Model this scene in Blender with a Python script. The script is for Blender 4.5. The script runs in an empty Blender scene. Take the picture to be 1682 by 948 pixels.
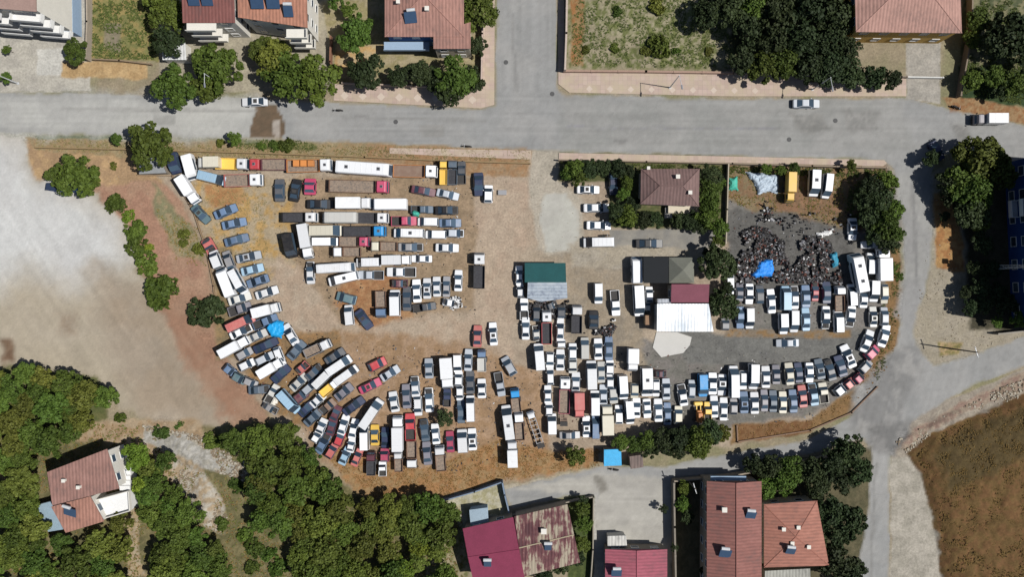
import bpy, math, random
import numpy as np
from mathutils import Vector, Matrix

# ------------------------------------------------------------ camera, sky, sun, exposure
scene = bpy.context.scene
COL = scene.collection
S = 0.11            # metres on the ground for one unit of the survey grid
HC = 145.0          # height of the drone
CX, CY = 841.0, 474.0
cd = bpy.data.cameras.new("camera"); cam = bpy.data.objects.new("camera", cd); COL.objects.link(cam)
cam.location = (0, 0, HC); cam.rotation_euler = (0, 0, 0)
cd.sensor_width = 36.0; cd.lens = 18.0 / (CX * S / HC); cd.clip_end = 3000; cd.clip_start = 1
scene.camera = cam
SUN_EL, SUN_AZ = math.radians(57), math.radians(-9)     # azimuth counted from +x
world = bpy.data.worlds.new("World"); scene.world = world; world.use_nodes = True
nt = world.node_tree; nt.nodes.clear()
sky = nt.nodes.new("ShaderNodeTexSky"); sky.sky_type = 'NISHITA'; sky.sun_disc = False
sky.sun_elevation = SUN_EL; sky.sun_rotation = math.radians(90) - SUN_AZ; sky.air_density = 1.0; sky.dust_density = 1.0
bg = nt.nodes.new("ShaderNodeBackground"); bg.inputs[1].default_value = 0.05
wo = nt.nodes.new("ShaderNodeOutputWorld")
nt.links.new(sky.outputs[0], bg.inputs[0]); nt.links.new(bg.outputs[0], wo.inputs[0])
sd = bpy.data.lights.new("sun", 'SUN'); sd.energy = 4.6; sd.angle = math.radians(0.53); sd.color = (1.0, 0.972, 0.925)
sun = bpy.data.objects.new("sun", sd); COL.objects.link(sun)
sv = Vector((math.cos(SUN_EL) * math.cos(SUN_AZ), math.cos(SUN_EL) * math.sin(SUN_AZ), math.sin(SUN_EL)))
sun.rotation_euler = sv.to_track_quat('Z', 'Y').to_euler(); sun.location = sv * 200
vs = scene.view_settings
vs.view_transform = 'Standard'; vs.look = 'None'; vs.gamma = 1; vs.use_curve_mapping = False
vs.exposure = 0.32
scene.cycles.max_bounces = 5; scene.cycles.diffuse_bounces = 3; scene.cycles.transparent_max_bounces = 6

rnd = random.Random(7)
EXPO = 1.55         # brightness of a sunlit white card, used to turn sunlit tones into surface colours

def W(px, py, h=0.0):
    k = S * (HC - h) / HC
    return ((px - CX) * k, (CY - py) * k)
def lin(c): return c / 12.92 if c <= 0.04045 else ((c + 0.055) / 1.055) ** 2.4
def hexc(s): return tuple(lin(int(s[i:i + 2], 16) / 255.0) for i in (0, 2, 4))
def alb(s): return tuple(min(0.82, c / EXPO) for c in hexc(s))

# ------------------------------------------------------------ tags
def tag(o, label=None, cat=None, group=None, kind=None):
    if label: o["label"] = label
    if cat: o["category"] = cat
    if group: o["group"] = group
    if kind: o["kind"] = kind
    return o
def empty(name, loc=(0, 0, 0), rz=0.0):
    o = bpy.data.objects.new(name, None); COL.objects.link(o); o.location = loc; o.rotation_euler = (0, 0, rz)
    o.empty_display_size = 0.3
    return o

# ------------------------------------------------------------ materials
def nmat(name):
    m = bpy.data.materials.new(name); m.use_nodes = True
    n = m.node_tree.nodes; b = n["Principled BSDF"]
    return m, n, m.node_tree.links, b
def noise(n, l, scale, detail=3, rough=0.55, coord=None):
    t = n.new("ShaderNodeTexNoise"); t.inputs["Scale"].default_value = scale; t.inputs["Detail"].default_value = detail
    t.inputs["Roughness"].default_value = rough
    if coord is not None: l.new(coord, t.inputs["Vector"])
    return t
def ramp(n, l, fac, a, b, ca, cb):
    r = n.new("ShaderNodeValToRGB"); e = r.color_ramp.elements
    e[0].position = a; e[1].position = b; e[0].color = (*ca, 1); e[1].color = (*cb, 1); l.new(fac, r.inputs[0]); return r
def mix(n, l, fac, a, b, mode='MIX'):
    x = n.new("ShaderNodeMix"); x.data_type = 'RGBA'; x.blend_type = mode
    for sock, v in ((0, fac), (6, a), (7, b)):
        if isinstance(v, (int, float)): x.inputs[sock].default_value = v
        elif isinstance(v, tuple): x.inputs[sock].default_value = (*v[:3], 1)
        else: l.new(v, x.inputs[sock])
    return x.outputs[2]
def surf(name, base, rough=0.8, var=0.25, scale=2.0, bump=0.0, spec=0.3, metal=0.0, second=None, secamt=(0.5, 0.7), stripes=0.0, axis=0, world=True):
    m, n, l, b = nmat(name)
    g = n.new("ShaderNodeNewGeometry"); tc = n.new("ShaderNodeTexCoord")
    co = g.outputs["Position"] if world else tc.outputs["Object"]
    t = noise(n, l, scale, 5, 0.6, co); t2 = noise(n, l, scale * 7, 3, 0.6, co)
    lo = tuple(c * (1 - var) for c in base); hi = tuple(min(0.86, c * (1 + var)) for c in base)
    c = ramp(n, l, t.outputs[0], 0.3, 0.7, lo, hi).outputs[0]
    c = mix(n, l, 0.6, c, ramp(n, l, t2.outputs[0], 0.3, 0.7, lo, hi).outputs[0])
    if second:
        t3 = noise(n, l, scale * 1.7, 4, 0.65, co)
        f = ramp(n, l, t3.outputs[0], secamt[0], secamt[1], (0, 0, 0), (1, 1, 1)).outputs[0]
        c = mix(n, l, f, c, second)
    if stripes:
        wv = n.new("ShaderNodeTexWave"); wv.wave_type = 'BANDS'; wv.bands_direction = 'XYZ'[axis]; wv.inputs["Scale"].default_value = stripes
        wv.inputs["Distortion"].default_value = 0.3; l.new(tc.outputs["Object"], wv.inputs["Vector"])
        f = ramp(n, l, wv.outputs[0], 0.1, 0.5, (0.62, 0.62, 0.62), (1, 1, 1)).outputs[0]
        c = mix(n, l, 1.0, c, f, 'MULTIPLY')
        bp = n.new("ShaderNodeBump"); bp.inputs["Strength"].default_value = 0.5; bp.inputs["Distance"].default_value = 0.05
        l.new(wv.outputs[0], bp.inputs["Height"]); l.new(bp.outputs[0], b.inputs["Normal"])
    elif bump:
        bp = n.new("ShaderNodeBump"); bp.inputs["Strength"].default_value = bump; bp.inputs["Distance"].default_value = 0.1
        l.new(t2.outputs[0], bp.inputs["Height"]); l.new(bp.outputs[0], b.inputs["Normal"])
    l.new(c, b.inputs["Base Color"]); b.inputs["Roughness"].default_value = rough
    b.inputs["Specular IOR Level"].default_value = spec; b.inputs["Metallic"].default_value = metal
    return m

def streaky(name, cols, along=0, sc=1.6, stretch=9.0, rough=0.7, pos=(0.36, 0.5, 0.62), metal=0.0):
    """sheet metal or tiles with stains running down the slope"""
    m, n, l, b = nmat(name); tc = n.new("ShaderNodeTexCoord"); mp = n.new("ShaderNodeMapping")
    mp.inputs["Scale"].default_value = (1 / stretch, 1, 1) if along == 0 else (1, 1 / stretch, 1)
    l.new(tc.outputs["Object"], mp.inputs[0]); t = noise(n, l, sc, 6, 0.7, mp.outputs[0]); t2 = noise(n, l, 0.35, 4, 0.6, tc.outputs["Object"])
    mx = n.new("ShaderNodeMath"); mx.operation = 'MULTIPLY_ADD'; mx.inputs[1].default_value = 0.6; l.new(t.outputs[0], mx.inputs[0])
    m2 = n.new("ShaderNodeMath"); m2.operation = 'MULTIPLY'; m2.inputs[1].default_value = 0.4; l.new(t2.outputs[0], m2.inputs[0]); l.new(m2.outputs[0], mx.inputs[2])
    r = n.new("ShaderNodeValToRGB"); e = r.color_ramp.elements; e[0].position = pos[0]; e[0].color = (*cols[0], 1); e[1].position = pos[2]; e[1].color = (*cols[2], 1)
    k = r.color_ramp.elements.new(pos[1]); k.color = (*cols[1], 1); l.new(mx.outputs[0], r.inputs[0])
    wv = n.new("ShaderNodeTexWave"); wv.bands_direction = 'Y' if along == 0 else 'X'; wv.inputs["Scale"].default_value = 0.55; l.new(tc.outputs["Object"], wv.inputs["Vector"])
    f = ramp(n, l, wv.outputs[0], 0.0, 0.6, (0.80,) * 3, (1,) * 3).outputs[0]
    l.new(mix(n, l, 1.0, r.outputs[0], f, 'MULTIPLY'), b.inputs["Base Color"])
    bp = n.new("ShaderNodeBump"); bp.inputs["Strength"].default_value = 0.5; bp.inputs["Distance"].default_value = 0.06
    l.new(wv.outputs[0], bp.inputs["Height"]); l.new(bp.outputs[0], b.inputs["Normal"])
    b.inputs["Roughness"].default_value = rough; b.inputs["Metallic"].default_value = metal; b.inputs["Specular IOR Level"].default_value = 0.3
    return m
PAINT = {  # code: (everyday colour word, surface colour)
 'W': ('white', (0.66, 0.67, 0.685)), 'w': ('dusty off-white', (0.46, 0.455, 0.43)), 'C': ('cream', (0.52, 0.49, 0.40)),
 'S': ('silver', (0.37, 0.40, 0.44)), 'G': ('grey', (0.24, 0.24, 0.25)), 'D': ('dark grey', (0.075, 0.08, 0.09)),
 'K': ('black', (0.011, 0.011, 0.013)), 'N': ('navy blue', (0.022, 0.033, 0.075)), 'B': ('steel blue', (0.105, 0.165, 0.265)),
 'b': ('bright blue', (0.015, 0.22, 0.50)), 'L': ('pale blue', (0.28, 0.42, 0.54)), 'T': ('teal grey', (0.09, 0.15, 0.17)),
 'A': ('slate', (0.085, 0.115, 0.15)), 'R': ('red', (0.36, 0.035, 0.045)), 'r': ('faded red', (0.42, 0.12, 0.11)),
 'M': ('maroon', (0.10, 0.030, 0.045)), 'P': ('crimson', (0.36, 0.045, 0.10)), 'Y': ('yellow', (0.66, 0.42, 0.075)),
 'O': ('orange', (0.50, 0.19, 0.05)), 'U': ('rusty brown', (0.20, 0.13, 0.095)), 'V': ('lilac grey', (0.16, 0.155, 0.18)),
}
def paint_mat(code):
    base = PAINT[code][1]
    m, n, l, b = nmat("paint_" + PAINT[code][0].replace(' ', '_').replace('-', '_'))
    tc = n.new("ShaderNodeTexCoord"); oi = n.new("ShaderNodeObjectInfo")
    va = n.new("ShaderNodeVectorMath"); va.operation = 'ADD'; l.new(tc.outputs["Object"], va.inputs[0])
    cm = n.new("ShaderNodeCombineXYZ"); ml = n.new("ShaderNodeMath"); ml.operation = 'MULTIPLY'; ml.inputs[1].default_value = 50
    l.new(oi.outputs["Random"], ml.inputs[0]); l.new(ml.outputs[0], cm.inputs[0]); l.new(ml.outputs[0], cm.inputs[1]); l.new(cm.outputs[0], va.inputs[1])
    t = noise(n, l, 1.1, 5, 0.65, va.outputs[0])
    dust = tuple(0.35 * c + 0.65 * d for c, d in zip(base, (0.42, 0.36, 0.28)))
    # how dusty a car is differs from car to car
    mr = n.new("ShaderNodeMapRange"); mr.inputs[1].default_value = 0; mr.inputs[2].default_value = 1; mr.inputs[3].default_value = 0.02; mr.inputs[4].default_value = 0.10 if code in 'KN' else (0.22 if code in 'DA' else 0.42)
    l.new(oi.outputs["Random"], mr.inputs[0])
    f = ramp(n, l, t.outputs[0], 0.42, 0.72, (0, 0, 0), (1, 1, 1)).outputs[0]
    mm = n.new("ShaderNodeMath"); mm.operation = 'MULTIPLY'; l.new(f, mm.inputs[0]); l.new(mr.outputs[0], mm.inputs[1])
    c = mix(n, l, mm.outputs[0], base, dust)
    hv = n.new("ShaderNodeHueSaturation"); l.new(c, hv.inputs["Color"])
    mv = n.new("ShaderNodeMapRange"); mv.inputs[3].default_value = 0.72; mv.inputs[4].default_value = 1.06
    m3 = n.new("ShaderNodeMath"); m3.operation = 'FRACT'; m4 = n.new("ShaderNodeMath"); m4.operation = 'MULTIPLY'; m4.inputs[1].default_value = 17.3
    l.new(oi.outputs["Random"], m4.inputs[0]); l.new(m4.outputs[0], m3.inputs[0]); l.new(m3.outputs[0], mv.inputs[0]); l.new(mv.outputs[0], hv.inputs["Value"])
    l.new(hv.outputs[0], b.inputs["Base Color"])
    b.inputs["Roughness"].default_value = 0.42; b.inputs["Specular IOR Level"].default_value = 0.45
    return m
PM = {k: paint_mat(k) for k in PAINT}
def glass_mat():
    m, n, l, b = nmat("dark_glass")
    oi = n.new("ShaderNodeObjectInfo")
    r = ramp(n, l, oi.outputs["Random"], 0, 1, (0.014, 0.022, 0.034), (0.050, 0.080, 0.115))
    l.new(r.outputs[0], b.inputs["Base Color"]); b.inputs["Roughness"].default_value = 0.12; b.inputs["Specular IOR Level"].default_value = 0.6
    return m
GLASS = glass_mat()
RUBBER = surf("rubber", (0.02, 0.02, 0.02), 0.85, 0.2, 3)
UNDER = surf("underbody", (0.035, 0.033, 0.032), 0.8, 0.4, 3, world=False)
RUST = surf("rusty_metal", (0.16, 0.09, 0.06), 0.85, 0.5, 2.0, world=False, second=(0.05, 0.045, 0.045))
BEDWOOD = surf("bed_planks", (0.20, 0.155, 0.12), 0.85, 0.4, 2.0, world=False, second=(0.09, 0.08, 0.075))
BEDDARK = surf("bed_steel_dark", (0.035, 0.035, 0.04), 0.8, 0.6, 2.0, world=False)
HATCH = surf("hatch_metal", (0.16, 0.17, 0.19), 0.5, 0.3, 3.0, world=False)
STEEL = surf("galvanised_steel", (0.42, 0.43, 0.44), 0.45, 0.2, 1.0)
CONC = surf("concrete", (0.36, 0.345, 0.32), 0.9, 0.2, 0.6, 0.2)

# ------------------------------------------------------------ mesh builder
class MB:
    def __init__(s): s.v = []; s.f = []; s.m = []
    def add(s, vs, fs, mi=0):
        o = len(s.v); s.v += [tuple(v) for v in vs]; s.f += [tuple(i + o for i in f) for f in fs]; s.m += [mi] * len(fs); return s
    def box(s, cx, cy, cz, dx, dy, dz, mi=0, rz=0.0, bev=0.0):
        c, sn = math.cos(rz), math.sin(rz); vs = []
        hx, hy, hz = dx / 2, dy / 2, dz / 2
        if bev <= 0:
            pts = [(sx * hx, sy * hy, sz * hz) for sz in (-1, 1) for sx, sy in ((-1, -1), (1, -1), (1, 1), (-1, 1))]
            fs = [(3, 2, 1, 0), (4, 5, 6, 7), (0, 1, 5, 4), (1, 2, 6, 5), (2, 3, 7, 6), (3, 0, 4, 7)]
        else:
            b = min(bev, hx * .9, hy * .9, hz * .9); ring = []
            def oct_(k): 
                x, y = hx - k, hy - k
                return [(-x + b, -y), (x - b, -y), (x, -y + b), (x, y - b), (x - b, y), (-x + b, y), (-x, y - b), (-x, -y + b)]
            pts = [(x, y, -hz) for x, y in oct_(0)] + [(x, y, hz - b) for x, y in oct_(0)] + [(x, y, hz) for x, y in oct_(b)]
            fs = [tuple(range(7, -1, -1)), tuple(range(16, 24))]
            for k in (0, 8):
                for i in range(8): j = (i + 1) % 8; fs.append((k + i, k + j, k + 8 + j, k + 8 + i))
        for x, y, z in pts: vs.append((cx + x * c - y * sn, cy + x * sn + y * c, cz + z))
        return s.add(vs, fs, mi)
    def slab(s, quad, t, mi=0):
        q = [Vector(p) for p in quad]; nrm = (q[1] - q[0]).cross(q[2] - q[0]).normalized() * t
        vs = [p for p in q] + [p + nrm for p in q]; k = len(q)
        fs = [tuple(range(k - 1, -1, -1)), tuple(range(k, 2 * k))] + [(i, (i + 1) % k, k + (i + 1) % k, k + i) for i in range(k)]
        return s.add(vs, fs, mi)
    def prism(s, pts, z0, z1, mi=0):
        k = len(pts)
        a = sum(pts[i][0] * pts[(i + 1) % k][1] - pts[(i + 1) % k][0] * pts[i][1] for i in range(k))
        if a < 0: pts = pts[::-1]
        vs = [(x, y, z0) for x, y in pts] + [(x, y, z1) for x, y in pts]
        return s.add(vs, [tuple(range(k - 1, -1, -1)), tuple(range(k, 2 * k))] + [(i, (i + 1) % k, k + (i + 1) % k, k + i) for i in range(k)], mi)
    def loft(s, st, mi=0):
        """st: (x, half width at sill, z low, z shoulder, z top, inset at top)"""
        vs = []
        for x, w, z0, zs, zt, ins in st:
            vs += [(x, w * .96, z0), (x, w, (z0 + zs) / 2), (x, w * .99, zs), (x, w - ins, zt), (x, -(w - ins), zt), (x, -w * .99, zs), (x, -w, (z0 + zs) / 2), (x, -w * .96, z0)]
        k = 8; fs = [tuple(range(k)), tuple(range(len(vs) - 1, len(vs) - k - 1, -1))]
        for i in range(len(st) - 1):
            for j in range(k):
                jj = (j + 1) % k; a = i * k
                fs.append((a + jj, a + j, a + k + j, a + k + jj))
        return s.add(vs, fs, mi)
    def cyl(s, p0, p1, r0, r1=None, n=8, mi=0):
        p0, p1 = Vector(p0), Vector(p1); r1 = r0 if r1 is None else r1
        d = (p1 - p0).normalized(); u = d.orthogonal().normalized(); w = d.cross(u); vs = []
        for p, r in ((p0, r0), (p1, r1)):
            for i in range(n): a = 2 * math.pi * i / n; vs.append(p + u * (r * math.cos(a)) + w * (r * math.sin(a)))
        return s.add(vs, [tuple(range(n - 1, -1, -1)), tuple(range(n, 2 * n))] + [(i, (i + 1) % n, n + (i + 1) % n, n + i) for i in range(n)], mi)
    def mesh(s, name, mats):
        me = bpy.data.meshes.new(name); me.from_pydata(s.v, [], s.f); me.update()
        for m in mats: me.materials.append(m)
        if len(mats) > 1: me.polygons.foreach_set("material_index", s.m)
        return me
    def build(s, name, mats, parent=None, loc=None, rz=None):
        if not isinstance(mats, (list, tuple)): mats = [mats]
        o = bpy.data.objects.new(name, s.mesh(name, mats)); COL.objects.link(o)
        if parent: o.parent = parent
        if loc is not None: o.location = loc
        if rz is not None: o.rotation_euler = (0, 0, rz)
        return o
def put(name, me, parent=None, paint=None, scale=None):
    o = bpy.data.objects.new(name, me); COL.objects.link(o)
    if parent: o.parent = parent
    if paint: o.material_slots[0].link = 'OBJECT'; o.material_slots[0].material = paint
    if scale: o.scale = scale
    return o

# ------------------------------------------------------------ noise and ground colours
_rs = np.random.RandomState(3)
_tab = _rs.rand(256, 256)
def vn(x, y, sd=0):
    x = x + sd * 17.13; y = y + sd * 9.71
    xi = np.floor(x).astype(int); yi = np.floor(y).astype(int); fx = x - xi; fy = y - yi
    fx = fx * fx * (3 - 2 * fx); fy = fy * fy * (3 - 2 * fy)
    a = _tab[xi % 256, yi % 256]; b = _tab[(xi + 1) % 256, yi % 256]; c = _tab[xi % 256, (yi + 1) % 256]; d = _tab[(xi + 1) % 256, (yi + 1) % 256]
    return (a * (1 - fx) + b * fx) * (1 - fy) + (c * (1 - fx) + d * fx) * fy
def fbm(x, y, sd=0, o=4):
    t = 0; a = 0.5; n = 0
    for i in range(o): t = t + a * vn(x * 2 ** i, y * 2 ** i, sd + i); n += a; a *= 0.55
    return t / n
def sdist(x, y, poly):
    """signed distance to a polygon (negative inside)"""
    d = np.full(x.shape, 1e18); ins = np.zeros(x.shape, bool); n = len(poly)
    for i in range(n):
        ax, ay = poly[i]; bx, by = poly[(i + 1) % n]
        ex, ey = bx - ax, by - ay; L = ex * ex + ey * ey + 1e-9
        t = np.clip(((x - ax) * ex + (y - ay) * ey) / L, 0, 1)
        d = np.minimum(d, (x - ax - t * ex) ** 2 + (y - ay - t * ey) ** 2)
        c = ((ay > y) != (by > y)) & (x < (bx - ax) * (y - ay) / (by - ay + 1e-12) + ax); ins ^= c
    d = np.sqrt(d); return np.where(ins, -d, d)

MAIN_ROAD = [(-700, 152), (0, 151), (300, 157), (560, 168), (790, 180), (812, 172), (817, 0), (819, -700), (917, -700), (914, 120), (916, 146), (930, 156), (1200, 163), (1490, 162),
             (1545, 176), (1690, 208), (2400, 300), (2400, 350), (1682, 264), (1560, 250), (1540, 262), (1526, 290), (1530, 345), (1531, 420), (1520, 480), (1500, 530), (1505, 570), (1535, 600),
             (1600, 582), (1690, 550), (2400, 400), (2400, 470), (1690, 600), (1600, 632), (1520, 680), (1480, 705), (1462, 740), (1460, 800), (1462, 1700), (1396, 1700), (1404, 948), (1425, 850), (1432, 735), (1415, 722),
             (1340, 742), (1200, 778), (1104, 786), (1104, 900), (1098, 1700), (990, 1700), (984, 948), (978, 815), (940, 815), (838, 836), (828, 806), (905, 786), (985, 768), (1080, 768), (1200, 745), (1330, 722), (1395, 688), (1440, 640), (1468, 580), (1482, 520), (1487, 430),
             (1482, 330), (1470, 278), (1452, 262), (1200, 256), (920, 249), (872, 246), (640, 236), (400, 227), (0, 218), (-700, 215)]
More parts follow.
